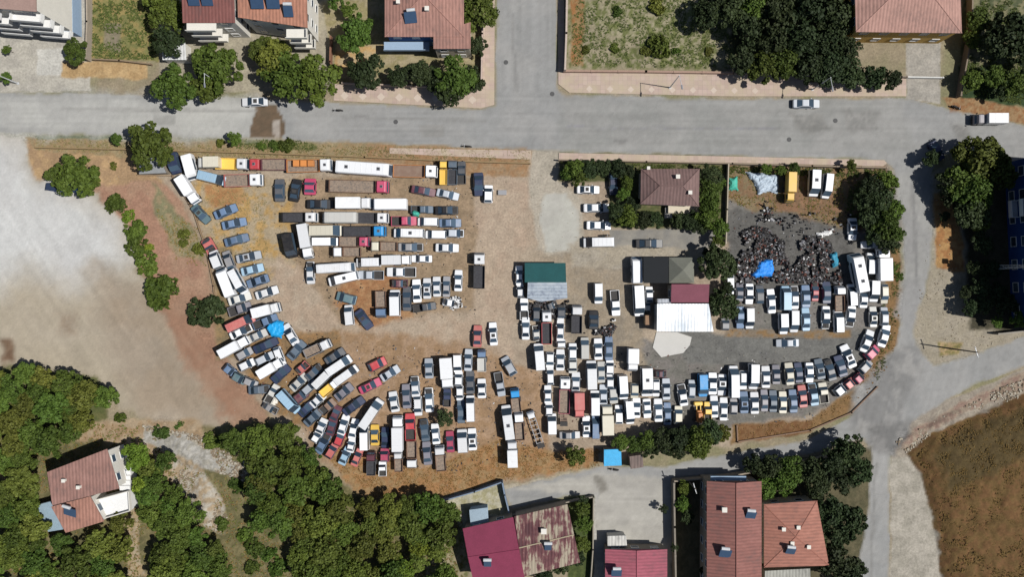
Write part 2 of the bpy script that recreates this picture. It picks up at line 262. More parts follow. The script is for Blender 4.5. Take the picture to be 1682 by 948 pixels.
# (polygon, colour, second colour, speckle scale, softness, warp)
LAYERS = [
 ([(-900, 222), (34, 226), (62, 290), (150, 318), (205, 360), (220, 430), (250, 480), (300, 515), (345, 590), (420, 672), (350, 712), (240, 690), (180, 655), (150, 615), (60, 600), (-900, 600)], 'b6a992', 'bbae98', 90, 10, 12),
 ([(-900, 222), (34, 226), (62, 290), (140, 318), (200, 365), (205, 430), (120, 470), (40, 440), (-100, 520), (-900, 520)], 'd4d4d1', 'cfcecb', 70, 90, 12),
 ([(150, 430), (250, 480), (330, 600), (420, 672), (330, 712), (230, 690), (170, 560)], 'ac9c87', 'a8967f', 60, 60, 14),
 ([(60, 285), (60, 250), (280, 285), (330, 390), (350, 480), (300, 515), (240, 465), (220, 380), (160, 316)], 'b28c70', 'b0846a', 30, 12, 10),
 ([(40, 232), (320, 236), (300, 300), (180, 300), (60, 290)], 'b08f68', 'c4a070', 14, 8, 8),
 ([(250, 300), (330, 390), (335, 430), (290, 420), (255, 350)], 'a4906a', '8a8560', 7, 8, 6),
 ([(250, 480), (350, 480), (445, 690), (400, 720), (330, 640), (290, 560)], 'ab866b', 'a67d62', 30, 26, 16),
 ([(95, 520), (125, 520), (130, 545), (100, 545)], 'a39079', 'a89883', 6, 26, 10),
 ([(0, 560), (22, 560), (22, 595), (0, 600)], '7a5f48', '8a7058', 6, 14, 10),
 # yard
 ([(235, 262), (872, 262), (915, 262), (1460, 268), (1478, 300), (1480, 420), (1478, 520), (1462, 580), (1436, 636), (1396, 672), (1330, 706), (1200, 730), (985, 760), (900, 782), (830, 792), (700, 828), (600, 826), (560, 780), (500, 730), (440, 676), (360, 580), (345, 430), (300, 330)], 'ad9982', 'b4a28b', 30, 8, 8),
 ([(300, 290), (520, 300), (480, 440), (430, 460), (345, 400)], 'b3a080', 'c09a58', 12, 14, 12),
 ([(330, 300), (400, 310), (400, 335), (350, 345)], 'b4814c', 'b78f58', 8, 8, 6),
 ([(440, 420), (540, 440), (560, 520), (800, 520), (770, 590), (600, 585), (540, 570), (440, 520)], 'baa68e', 'b79f86', 22, 20, 16),
 ([(760, 290), (880, 290), (860, 420), (840, 540), (850, 620), (780, 600), (760, 430)], 'baa58d', 'b8a088', 20, 16, 12),
 ([(480, 290), (780, 290), (780, 510), (560, 530), (480, 420)], '9c8568', 'ab9172', 9, 12, 8),
 ([(560, 450), (660, 455), (680, 520), (600, 540), (550, 500)], 'a8764a', 'b58a5c', 7, 10, 8),
 ([(560, 540), (760, 560), (900, 620), (900, 780), (700, 826), (600, 822), (520, 745), (500, 700), (560, 640)], 'a4835f', 'b09070', 9, 16, 12),
 ([(500, 690), (560, 740), (700, 770), (830, 720), (905, 745), (985, 735), (985, 765), (830, 790), (700, 826), (600, 824), (560, 782)], 'aa7c4a', 'a68658', 7, 8, 8),
 ([(360, 560), (560, 540), (560, 700), (480, 700)], '8f7450', 'a07a4c', 7, 10, 8),
 ([(350, 400), (380, 410), (400, 520), (390, 590), (355, 590)], '8c7a58', 'a08458', 7, 8, 6),
 ([(40, 226), (880, 240), (880, 266), (235, 262), (60, 246)], 'a08e68', 'a68a60', 5, 3, 3),
 ([(600, 238), (875, 246), (875, 290), (780, 290), (600, 262)], 'a88a66', 'a67f56', 6, 5, 4),
 ([(380, 229), (520, 234), (520, 246), (380, 240)], '6c7040', '88804c', 4, 3, 4),
 ([(55, 222), (260, 224), (260, 229), (60, 228)], '6a7352', '7f8566', 4, 2, 2),
 # forecourt lane
 ([(872, 246), (918, 249), (918, 300), (960, 330), (958, 400), (930, 425), (880, 410), (868, 330)], 'b4aa98', 'b9ae9c', 20, 8, 7),
 ([(892, 318), (930, 316), (950, 345), (952, 390), (934, 414), (896, 412), (884, 360)], 'c3c1b6', 'bdbab0', 20, 4, 4),
 ([(880, 420), (1060, 400), (1060, 560), (1070, 620), (930, 560), (930, 430)], 'a6967f', '9c8f7c', 16, 12, 8),
 ([(930, 400), (1180, 400), (1180, 440), (940, 440)], 'b0a48f', 'aca291', 16, 8, 6),
 ([(1002, 376), (1184, 376), (1180, 400), (1160, 412), (1030, 402), (1004, 408)], '9c978d', '8f8c86', 12, 2, 2),
 ([(918, 250), (1195, 256), (1195, 380), (1000, 372), (1000, 300), (918, 300)], '76704a', '5f6438', 8, 4, 3),
 # right hand yard
 ([(1190, 268), (1462, 270), (1478, 320), (1480, 430), (1470, 560), (1430, 630), (1340, 680), (1100, 720), (1060, 620), (1060, 560), (1200, 550)], '7d7a72', '86807a', 14, 10, 8),
 ([(1192, 270), (1460, 272), (1470, 330), (1420, 380), (1300, 390), (1250, 350), (1192, 330)], '8b7a58', '907050', 7, 10, 10),
 ([(1270, 318), (1390, 320), (1380, 355), (1280, 350)], '946f50', '866a4c', 6, 8, 8),
 ([(1192, 345), (1300, 350), (1400, 380), (1400, 480), (1192, 480)], '6f6d69', '65635f', 8, 10, 8),
 ([(1100, 545), (1440, 545), (1400, 600), (1130, 600)], '7c7b76', '73726e', 12, 8, 6),
 ([(1190, 540), (1400, 542), (1400, 556), (1190, 552)], '96764c', '8c7c68', 6, 5, 4),
 ([(1460, 400), (1480, 400), (1476, 560), (1440, 640), (1400, 680), (1330, 708), (1200, 728), (1200, 700), (1330, 690), (1400, 640), (1455, 560)], '957246', '86693f', 5, 6, 6),
 ([(1212, 700), (1330, 690), (1330, 712), (1212, 726)], '7f5833', '8e6a42', 4, 5, 5),
 # plots above the road
 ([(-900, -700), (150, -700), (150, 150), (-900, 150)], 'c2bcae', 'b8b2a6', 20, 3, 3),
 ([(60, 80), (120, 80), (122, 125), (60, 124)], 'd2cfc6', 'cbc8bf', 20, 3, 3),
 ([(100, 100), (240, 104), (242, 130), (100, 126)], 'c9a772', 'bd9a66', 9, 4, 4),
 ([(150, -700), (252, -700), (262, 100), (152, 98)], '838248', 'a08d50', 7, 3, 3),
 ([(170, 40), (200, 40), (200, 90), (172, 80)], '958872', '8c8468', 6, 6, 6),
 ([(262, -700), (545, -700), (545, 60), (548, 150), (262, 150)], 'b3a990', 'a89e88', 10, 3, 3),
 ([(530, 0), (800, 0), (798, 140), (550, 140)], '9c9062', 'ab9c78', 8, 3, 3),
 ([(550, 70), (640, 76), (600, 100), (552, 115)], 'c2ab80', 'c9a060', 9, 5, 5),
 ([(932, -700), (1385, -700), (1385, 118), (932, 112)], 'a3987a', '6f7440', 8, 2, 2),
 ([(938, -700), (960, -700), (958, 108), (938, 108)], 'a4703c', '9a7e50', 6, 5, 4),
 ([(960, 0), (1140, 0), (1190, 60), (1190, 110), (1065, 108), (1060, 60), (980, 55)], '757a44', 'a59c7c', 6, 7, 8),
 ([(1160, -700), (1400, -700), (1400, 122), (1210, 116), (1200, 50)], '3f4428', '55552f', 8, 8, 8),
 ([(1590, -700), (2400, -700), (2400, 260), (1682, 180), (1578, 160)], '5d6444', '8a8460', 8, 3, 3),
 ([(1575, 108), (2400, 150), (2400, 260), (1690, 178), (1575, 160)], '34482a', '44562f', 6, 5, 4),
 ([(1548, 160), (1575, 158), (1690, 180), (1690, 206), (1560, 180)], 'a5845a', '9b6d42', 5, 3, 3),
 ([(1488, -100), (1545, -100), (1545, 172), (1488, 162)], 'b3aca0', 'a9a398', 9, 2, 2),
 # right of the side road
 ([(1526, 285), (1600, 262), (2400, 340), (2400, 400), (1690, 550), (1600, 582), (1535, 600), (1505, 570), (1500, 530), (1522, 480), (1533, 420)], 'a79c86', 'aba08c', 12, 6, 5),
 ([(1532, 318), (1575, 320), (1584, 450), (1540, 440)], 'b88d52', 'a8743f', 6, 5, 6),
 ([(1580, 260), (2400, 330), (2400, 480), (1690, 540), (1590, 540)], '4c4838', '57523f', 8, 9, 8),  # shade of the tall block put into the ground colour, darker than bare earth
 ([(1540, 560), (1580, 562), (1575, 582), (1545, 584)], 'b59a6c', '8a8048', 4, 4, 4),
 # bare hill
 ([(1463, 700), (1520, 676), (1600, 640), (1690, 604), (2400, 500), (2400, 1700), (1462, 1700)], 'a89d8c', '9b8f80', 9, 2, 3),
 ([(1462, 750), (1500, 752), (1535, 800), (1552, 948), (1560, 1700), (1463, 1700)], 'b7afa0', 'a69f90', 12, 5, 6),
 ([(1473, 720), (1530, 690), (1600, 650), (1690, 610), (1690, 640), (1600, 668), (1530, 705), (1490, 740)], 'a89580', '9c8070', 5, 5, 6),
 ([(1488, 745), (1540, 706), (1610, 676), (1690, 645), (2400, 560), (2400, 1700), (1560, 1700), (1546, 948), (1532, 850), (1512, 780)], '73592f', '7a5832', 7, 4, 7),
 ([(1520, 740), (1600, 690), (1690, 670), (1690, 740), (1560, 800)], '5e4e2c', '5a4a2a', 9, 16, 14),
 # wood and paths bottom left
 ([(-900, 596), (60, 604), (150, 618), (182, 640), (176, 690), (60, 780), (-900, 780)], '5f6636', '6c6c3c', 8, 8, 8),
 ([(-900, 700), (200, 690), (340, 700), (440, 690), (500, 740), (570, 800), (640, 830), (760, 830), (760, 1700), (-900, 1700)], '6c6740', '857a50', 8, 8, 8),
 ([(110, 690), (330, 690), (345, 730), (330, 790), (300, 800), (220, 735), (120, 720)], 'b39c7c', 'a88c68', 9, 8, 8),
 ([(240, 700), (300, 712), (340, 735), (400, 765), (385, 785), (310, 760), (235, 725)], 'b7b3aa', 'a49f92', 5, 4, 5),
 ([(280, 740), (330, 760), (370, 830), (365, 880), (320, 850), (290, 800)], 'b09a7a', 'bcb4a4', 7, 6, 6),
 ([(206, 830), (236, 830), (228, 900), (240, 948), (212, 948), (204, 880)], 'b39a70', 'b5a385', 6, 5, 5),
 ([(0, 776), (60, 776), (50, 800), (0, 800)], 'b3905c', '8c7a4c', 5, 5, 5),
 ([(700, 880), (770, 884), (770, 1700), (690, 1700)], 'a89a78', '7a7a48', 6, 6, 6),
 ([(728, 816), (824, 790), (834, 836), (838, 870), (760, 870)], 'bdb79e', 'a9a27a', 5, 2, 2),
 ([(828, 800), (985, 766), (985, 790), (905, 800), (838, 838)], 'b9ae98', 'b1a48a', 12, 4, 4),
 ([(975, 778), (1104, 786), (1104, 1700), (975, 1700)], 'bfbcb4', 'b8b5ad', 20, 2, 2),
 ([(932, 822), (975, 812), (972, 1700), (940, 1700)], '4c5a2c', '5f6a34', 6, 3, 3),
 ([(1104, 786), (1432, 735), (1425, 850), (1400, 1700), (1104, 1700)], '5c583e', '6c6448', 8, 3, 3),
]
ROADCOL = [(MAIN_ROAD, '9f9f9d', 'a6a5a2', 50, 2.5, 2),
 ([(-700, 150), (300, 158), (420, 163), (440, 228), (0, 218), (-700, 215)], 'bdbcb6', 'b6b5b0', 50, 30, 12),
 ([(920, 160), (1480, 166), (1500, 250), (920, 246)], '9c9c98', 'a3a29e', 40, 18, 8),
 ([(1470, 280), (1530, 290), (1530, 430), (1500, 540), (1470, 520), (1487, 430)], '9f9e9c', 'a8a7a3', 30, 12, 6),
 ([(1400, 640), (1500, 560), (1520, 590), (1480, 690), (1400, 720)], '8d8c8a', 'a3a19d', 20, 18, 12),
 ([(1420, 700), (1500, 690), (1470, 745), (1430, 740)], '7e7d7b', '93918e', 14, 12, 8),
 ([(840, 806), (985, 776), (1104, 790), (1104, 1700), (978, 1700), (978, 815)], 'bcb8ae', 'b4b0a7', 20, 8, 6),
 ([(975, 782), (992, 780), (996, 806), (984, 812)], '8f8a80', 'a39e94', 6, 5, 4),
 ([(421, 173), (452, 170), (468, 200), (466, 222), (452, 228), (412, 226), (414, 208)], '77624c', '6d5c48', 8, 1.5, 3),
 ([(447, 198), (458, 196), (458, 226), (449, 226)], 'b4aa9e', 'a89c90', 5, 1.5, 2),
 ([(1298, 188), (1350, 186), (1366, 212), (1330, 220), (1300, 206)], '8b8a86', '96948f', 5, 8, 8), ([(1380, 178), (1440, 184), (1450, 214), (1400, 222)], '8f8e8a', '9a9894', 4, 9, 9),
 ([(1560, 205), (1590, 208), (1610, 240), (1580, 250)], '888784', '94928e', 5, 8, 8), ([(1006, 228), (1030, 228), (1032, 236), (1006, 236)], '8a8986', '93918e', 4, 2, 3),
 ([(560, 190), (800, 196), (802, 200), (560, 195)], '959491', '9a9996', 6, 2, 2), ([(100, 176), (420, 180), (420, 184), (100, 181)], 'a9a8a3', 'adaba6', 6, 2, 2), ([(930, 206), (1280, 210), (1280, 213), (930, 210)], '93928f', '98979a', 6, 2, 2),
 ([(838, 20), (842, 20), (852, 150), (847, 150)], '939290', '999895', 6, 2, 2), ([(1496, 300), (1502, 300), (1510, 470), (1503, 470)], '92918f', '989795', 6, 2, 2), ([(1436, 760), (1441, 760), (1432, 948), (1427, 948)], '949390', '999895', 6, 2, 2),
 ([(690, 205), (730, 206), (728, 226), (692, 224)], '999894', '9d9b97', 6, 1.5, 1.5), ([(250, 190), (286, 190), (288, 204), (250, 204)], 'a5a49f', 'a8a7a2', 6, 1.5, 1.5)]
def ground_colour(px, py):
    n = px.shape[0]; col = np.zeros((n, 3))
    base = np.array(alb('a39478')); b2 = np.array(alb('8f8a64'))
    f = np.clip((fbm(px / 60, py / 60, 5) - 0.4) * 4, 0, 1)[:, None]; col = base * (1 - f) + b2 * f
    wx = fbm(px / 22, py / 22, 11, 4) - 0.5; wy = fbm(px / 22, py / 22, 23, 4) - 0.5
    for k, (poly, c1, c2, sc, soft, wp) in enumerate(LAYERS + ROADCOL):
        xs = [p[0] for p in poly]; ys = [p[1] for p in poly]; mg = soft + wp * 1.5 + 2
        idx = np.nonzero((px > min(xs) - mg) & (px < max(xs) + mg) & (py > min(ys) - mg) & (py < max(ys) + mg))[0]
        if not len(idx): continue
        x = px[idx] + wx[idx] * wp * 2.4; y = py[idx] + wy[idx] * wp * 2.4
        d = sdist(x, y, poly); a = np.clip(0.5 - d / (soft + 1e-6), 0, 1); a = a * a * (3 - 2 * a)
        s = np.clip((fbm(px[idx] / sc, py[idx] / sc, 31 + k, 4) - 0.42) * 5.5, 0, 1)[:, None]
        c = np.array(alb(c1)) * (1 - s) + np.array(alb(c2)) * s
        col[idx] = col[idx] * (1 - a[:, None]) + c * a[:, None]
    g = 1 + 0.22 * (fbm(px / 5, py / 5, 77, 3) - 0.5) + 0.17 * (fbm(px / 35, py / 35, 78, 3) - 0.5)
    lum = (col @ np.array([.3, .55, .15]))[:, None]; col = lum + (col - lum) * .86
    d = sdist(px, py, MAIN_ROAD) < 0; hz = (py < 262) & (px < 1500); vt = (px > 812) & (px < 920) & (py < 150)
    u = np.where(vt, px, py); v = np.where(vt, py, px); sd_ = (px > 1400) & (py > 250); u = np.where(sd_, px * .96 + py * .27, u); v = np.where(sd_, py, v)
    g = g + np.where(d, .16 * (fbm(u / 5, v / 160, 91, 3) - .5) + .12 * (vn(u / 2.2, v / 90, 95) - .5), 0)
    u = px * .55 + py * .83; v = px * .83 - py * .55; e = sdist(px, py, LAYERS[0][0]) < 0
    g = g + np.where(e, .24 * (fbm(v / 5, u / 90, 97, 3) - .5), 0)
    u = px * .2 + py; e = sdist(px, py, YARD) < 0
    g = g + np.where(e, .10 * (fbm(px / 60, py / 5, 99, 3) - .5), 0)
    return np.clip(col * (g * .88)[:, None], 0, 0.85)
YARD = [(240, 262), (1460, 268), (1480, 420), (1396, 672), (985, 760), (700, 828), (440, 676), (345, 430)]
HILL = [(1488, 745), (1540, 706), (1610, 676), (1690, 645), (2400, 560), (2400, 1700), (1560, 1700), (1546, 948), (1532, 850), (1512, 780)]

def ground_mat(name, contrast=0.35, scale=3.0, bump=0.35, rough=0.95):
    m, n, l, b = nmat(name)
    at = n.new("ShaderNodeVertexColor"); at.layer_name = "tone"; g = n.new("ShaderNodeNewGeometry")
    t = noise(n, l, scale, 6, 0.7, g.outputs["Position"]); t2 = noise(n, l, scale * 0.21, 4, 0.6, g.outputs["Position"])
    f = ramp(n, l, t.outputs[0], 0.25, 0.75, (1 - contrast,) * 3, (1 + contrast,) * 3).outputs[0]
    f2 = ramp(n, l, t2.outputs[0], 0.3, 0.7, (1 - contrast * .4,) * 3, (1 + contrast * .4,) * 3).outputs[0]
    c = mix(n, l, 1.0, mix(n, l, 1.0, at.outputs[0], f, 'MULTIPLY'), f2, 'MULTIPLY')
    bp = n.new("ShaderNodeBump"); bp.inputs["Strength"].default_value = bump; bp.inputs["Distance"].default_value = 0.12
    l.new(t.outputs[0], bp.inputs["Height"]); l.new(bp.outputs[0], b.inputs["Normal"])
    l.new(c, b.inputs["Base Color"]); b.inputs["Roughness"].default_value = rough; b.inputs["Specular IOR Level"].default_value = 0.15
    return m
def np_sheet(name, X, Y, Z, quads, mat, kind="structure"):
    """mesh from numpy arrays with its ground tone stored per corner point"""
    me = bpy.data.meshes.new(name); nv = len(X); nq = len(quads)
    me.vertices.add(nv); me.vertices.foreach_set("co", np.stack([X, Y, Z], 1).astype(np.float32).ravel())
    me.loops.add(nq * 4); me.loops.foreach_set("vertex_index", quads.astype(np.int32).ravel())
    me.polygons.add(nq); me.polygons.foreach_set("loop_start", np.arange(0, nq * 4, 4, dtype=np.int32))
    try: me.polygons.foreach_set("loop_total", np.full(nq, 4, dtype=np.int32))
    except Exception: pass
    me.update(calc_edges=True); me.validate()
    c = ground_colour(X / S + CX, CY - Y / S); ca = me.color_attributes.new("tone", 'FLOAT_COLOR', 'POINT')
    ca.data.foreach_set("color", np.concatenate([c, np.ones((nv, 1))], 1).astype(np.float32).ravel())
    me.materials.append(mat)
    o = bpy.data.objects.new(name, me); COL.objects.link(o); tag(o, kind=kind); return o
def axis(lo, hi, step, far):
    a = list(np.arange(lo, hi, step)); out = []; s = step; x = hi
    while x < far: out.append(x); s *= 1.35; x += s
    out.append(far); pre = []; s = step; x = lo - step
    while x > -far: pre.append(x); s *= 1.35; x -= s
    pre.append(-far); return np.array(pre[::-1] + a + out)
gx = axis(-99, 99, 0.26, 1500.0); gy = axis(-58, 58, 0.26, 1500.0)
GX, GY = np.meshgrid(gx, gy); X = GX.ravel(); Y = GY.ravel()
px, py = X / S + CX, CY - Y / S
dh = sdist(px, py, HILL); Z = np.where(dh < 0, np.minimum(1.0, -dh / 30) ** 0.7 * 1.3 + np.minimum(-dh / 300, 1) * 1.4, 0.0)
Z = Z + np.where(dh < -8, (fbm(px / 14, py / 14, 5) - 0.5) * 0.9, 0)
PILES = [(310, 745, 60, 22, 0.9, 28), (335, 820, 22, 45, 0.6, 0), (1560, 690, 60, 12, 0.6, -25), (1490, 725, 25, 9, 0.5, -35), (300, 700, 50, 10, 0.4, 15)]
for cx_, cy_, rx, ry, hh, ang in PILES:
    a = math.radians(ang); u = (px - cx_) * math.cos(a) + (py - cy_) * math.sin(a); v = -(px - cx_) * math.sin(a) + (py - cy_) * math.cos(a)
    e = np.clip(1 - (u / rx) ** 2 - (v / ry) ** 2, 0, 1); Z = Z + e * hh * (0.4 + 1.2 * fbm(px / 6, py / 6, 9))
NX = len(gx); NY = len(gy)
ii = (np.arange(NY - 1)[:, None] * NX + np.arange(NX - 1)[None, :]).ravel()
quads = np.stack([ii, ii + 1, ii + NX + 1, ii + NX], 1)
ground_o = np_sheet("ground", X, Y, Z, quads, ground_mat("dry_earth", 0.30, 2.6, 0.5))

def sheet(name, poly, z, mat, step=0.45):
    """a flat sheet following a polygon given on the survey grid; border cells are pulled onto the outline"""
    P = [((x - CX) * S, (CY - y) * S) for x, y in poly]; lim = (-165, 165, -135, 135)
    x0 = max(min(p[0] for p in P), lim[0]); x1 = min(max(p[0] for p in P), lim[1]); y0 = max(min(p[1] for p in P), lim[2]); y1 = min(max(p[1] for p in P), lim[3])
    xs = np.arange(x0, x1 + step, step); ys = np.arange(y0, y1 + step, step); NX = len(xs)
    A, B = np.meshgrid(xs, ys); A = A.ravel(); B = B.ravel()
    ii = (np.arange(len(ys) - 1)[:, None] * NX + np.arange(NX - 1)[None, :]).ravel()
    cxs = A[ii] + step / 2; cys = B[ii] + step / 2
    ii = ii[sdist(cxs, cys, P) < 0]; q = np.stack([ii, ii + 1, ii + NX + 1, ii + NX], 1)
    cnt = np.bincount(q.ravel(), minlength=len(A)); bd = np.nonzero((cnt > 0) & (cnt < 4))[0]
    bx, by = A[bd], B[bd]; best = np.full(len(bd), 1e18); qx = bx.copy(); qy = by.copy()
    for i in range(len(P)):
        ax, ay = P[i]; ex, ey = P[(i + 1) % len(P)][0] - ax, P[(i + 1) % len(P)][1] - ay
        t = np.clip(((bx - ax) * ex + (by - ay) * ey) / (ex * ex + ey * ey + 1e-9), 0, 1); sx = ax + t * ex; sy = ay + t * ey
        d = (bx - sx) ** 2 + (by - sy) ** 2; k = d < best; best[k] = d[k]; qx[k] = sx[k]; qy[k] = sy[k]
    ok = best < (step * 1.5) ** 2; A[bd[ok]] = qx[ok]; B[bd[ok]] = qy[ok]
    used = np.unique(q); mp = np.zeros(len(A), int); mp[used] = np.arange(len(used))
    return np_sheet(name, A[used], B[used], np.full(len(used), z), mp[q], mat)
sheet("road", MAIN_ROAD, 0.012, ground_mat("worn_asphalt", 0.10, 5.0, 0.12, 0.9))
sheet("gravel_yard", LAYERS[0][0], 0.008, ground_mat("pale_gravel", 0.10, 3.0, 0.25))
sheet("concrete_apron", LAYERS[23][0] if False else [(892, 318), (930, 316), (950, 345), (952, 390), (934, 414), (896, 412), (884, 360)], 0.010, ground_mat("apron_concrete", 0.08, 4.0, 0.1))
sheet("paved_court", [(1002, 376), (1184, 376), (1180, 400), (1160, 412), (1030, 402), (1004, 408)], 0.010, ground_mat("court_asphalt", 0.14, 4.0, 0.1))

# pavements with a real kerb step
def pavement_mat():
    m, n, l, b = nmat("pink_pavers")
    g = n.new("ShaderNodeNewGeometry"); br = n.new("ShaderNodeTexBrick"); br.inputs["Scale"].default_value = 1.0
    br.inputs["Color1"].default_value = (*alb('c4aea2'), 1); br.inputs["Color2"].default_value = (*alb('b59f93'), 1); br.inputs["Mortar"].default_value = (*alb('a09288'), 1)
    br.inputs["Brick Width"].default_value = 0.8; br.inputs["Row Height"].default_value = 0.8; br.offset = 0
    l.new(g.outputs["Position"], br.inputs["Vector"])
    t = noise(n, l, 0.35, 5, 0.65, g.outputs["Position"]); f = ramp(n, l, t.outputs[0], 0.4, 0.65, (0, 0, 0), (0.75,) * 3).outputs[0]
    c = mix(n, l, f, br.outputs[0], alb('bdaf94')); l.new(c, b.inputs["Base Color"]); b.inputs["Roughness"].default_value = 0.9
    return m
PAVERS = pavement_mat()
def pavement(name, poly, h=0.13):
    P = [W(*p) for p in poly]; o = MB().prism(P, -0.05, h).build(name, [PAVERS]); tag(o, kind="structure"); return o
pavement("pavement", [(548, 138), (640, 141), (790, 146), (792, 60), (795, -300), (814, -300), (812, 172), (790, 178), (700, 173), (548, 165)])
pavement("pavement", [(915, -300), (928, -300), (926, 118), (1205, 121), (1488, 126), (1488, 158), (1200, 158), (935, 152), (917, 138)])
pavement("pavement", [(918, 251), (1200, 257), (1452, 263), (1456, 268), (1450, 273), (1200, 267), (918, 262)])
pavement("pavement", [(0, 128), (100, 128), (242, 132), (242, 148), (0, 146)] if False else [(860, 247), (872, 247), (872, 262), (640, 252), (640, 243)], 0.08)
for nm, P in (("crossing_slab", [(0, 0)]),): pass
# pale inlaid diamonds down the upper pavement
dm = MB()
for i in range(8):
    x, y = W(566 + i * 30, 157 + i * 1.0); r = 0.75
    dm.prism([(x - r, y), (x, y - r), (x + r, y), (x, y + r)], 0.131, 0.136)
for i in range(9):
    x, y = W(968 + i * 34, 146 + i * 0.4); r = 0.6
    dm.prism([(x - r, y), (x, y - r), (x + r, y), (x, y + r)], 0.131, 0.136)
tag(dm.build("pavement_inlay", [surf("pale_paver", alb('cdbdae'), 0.9, 0.1, 1.0)]), kind="structure")
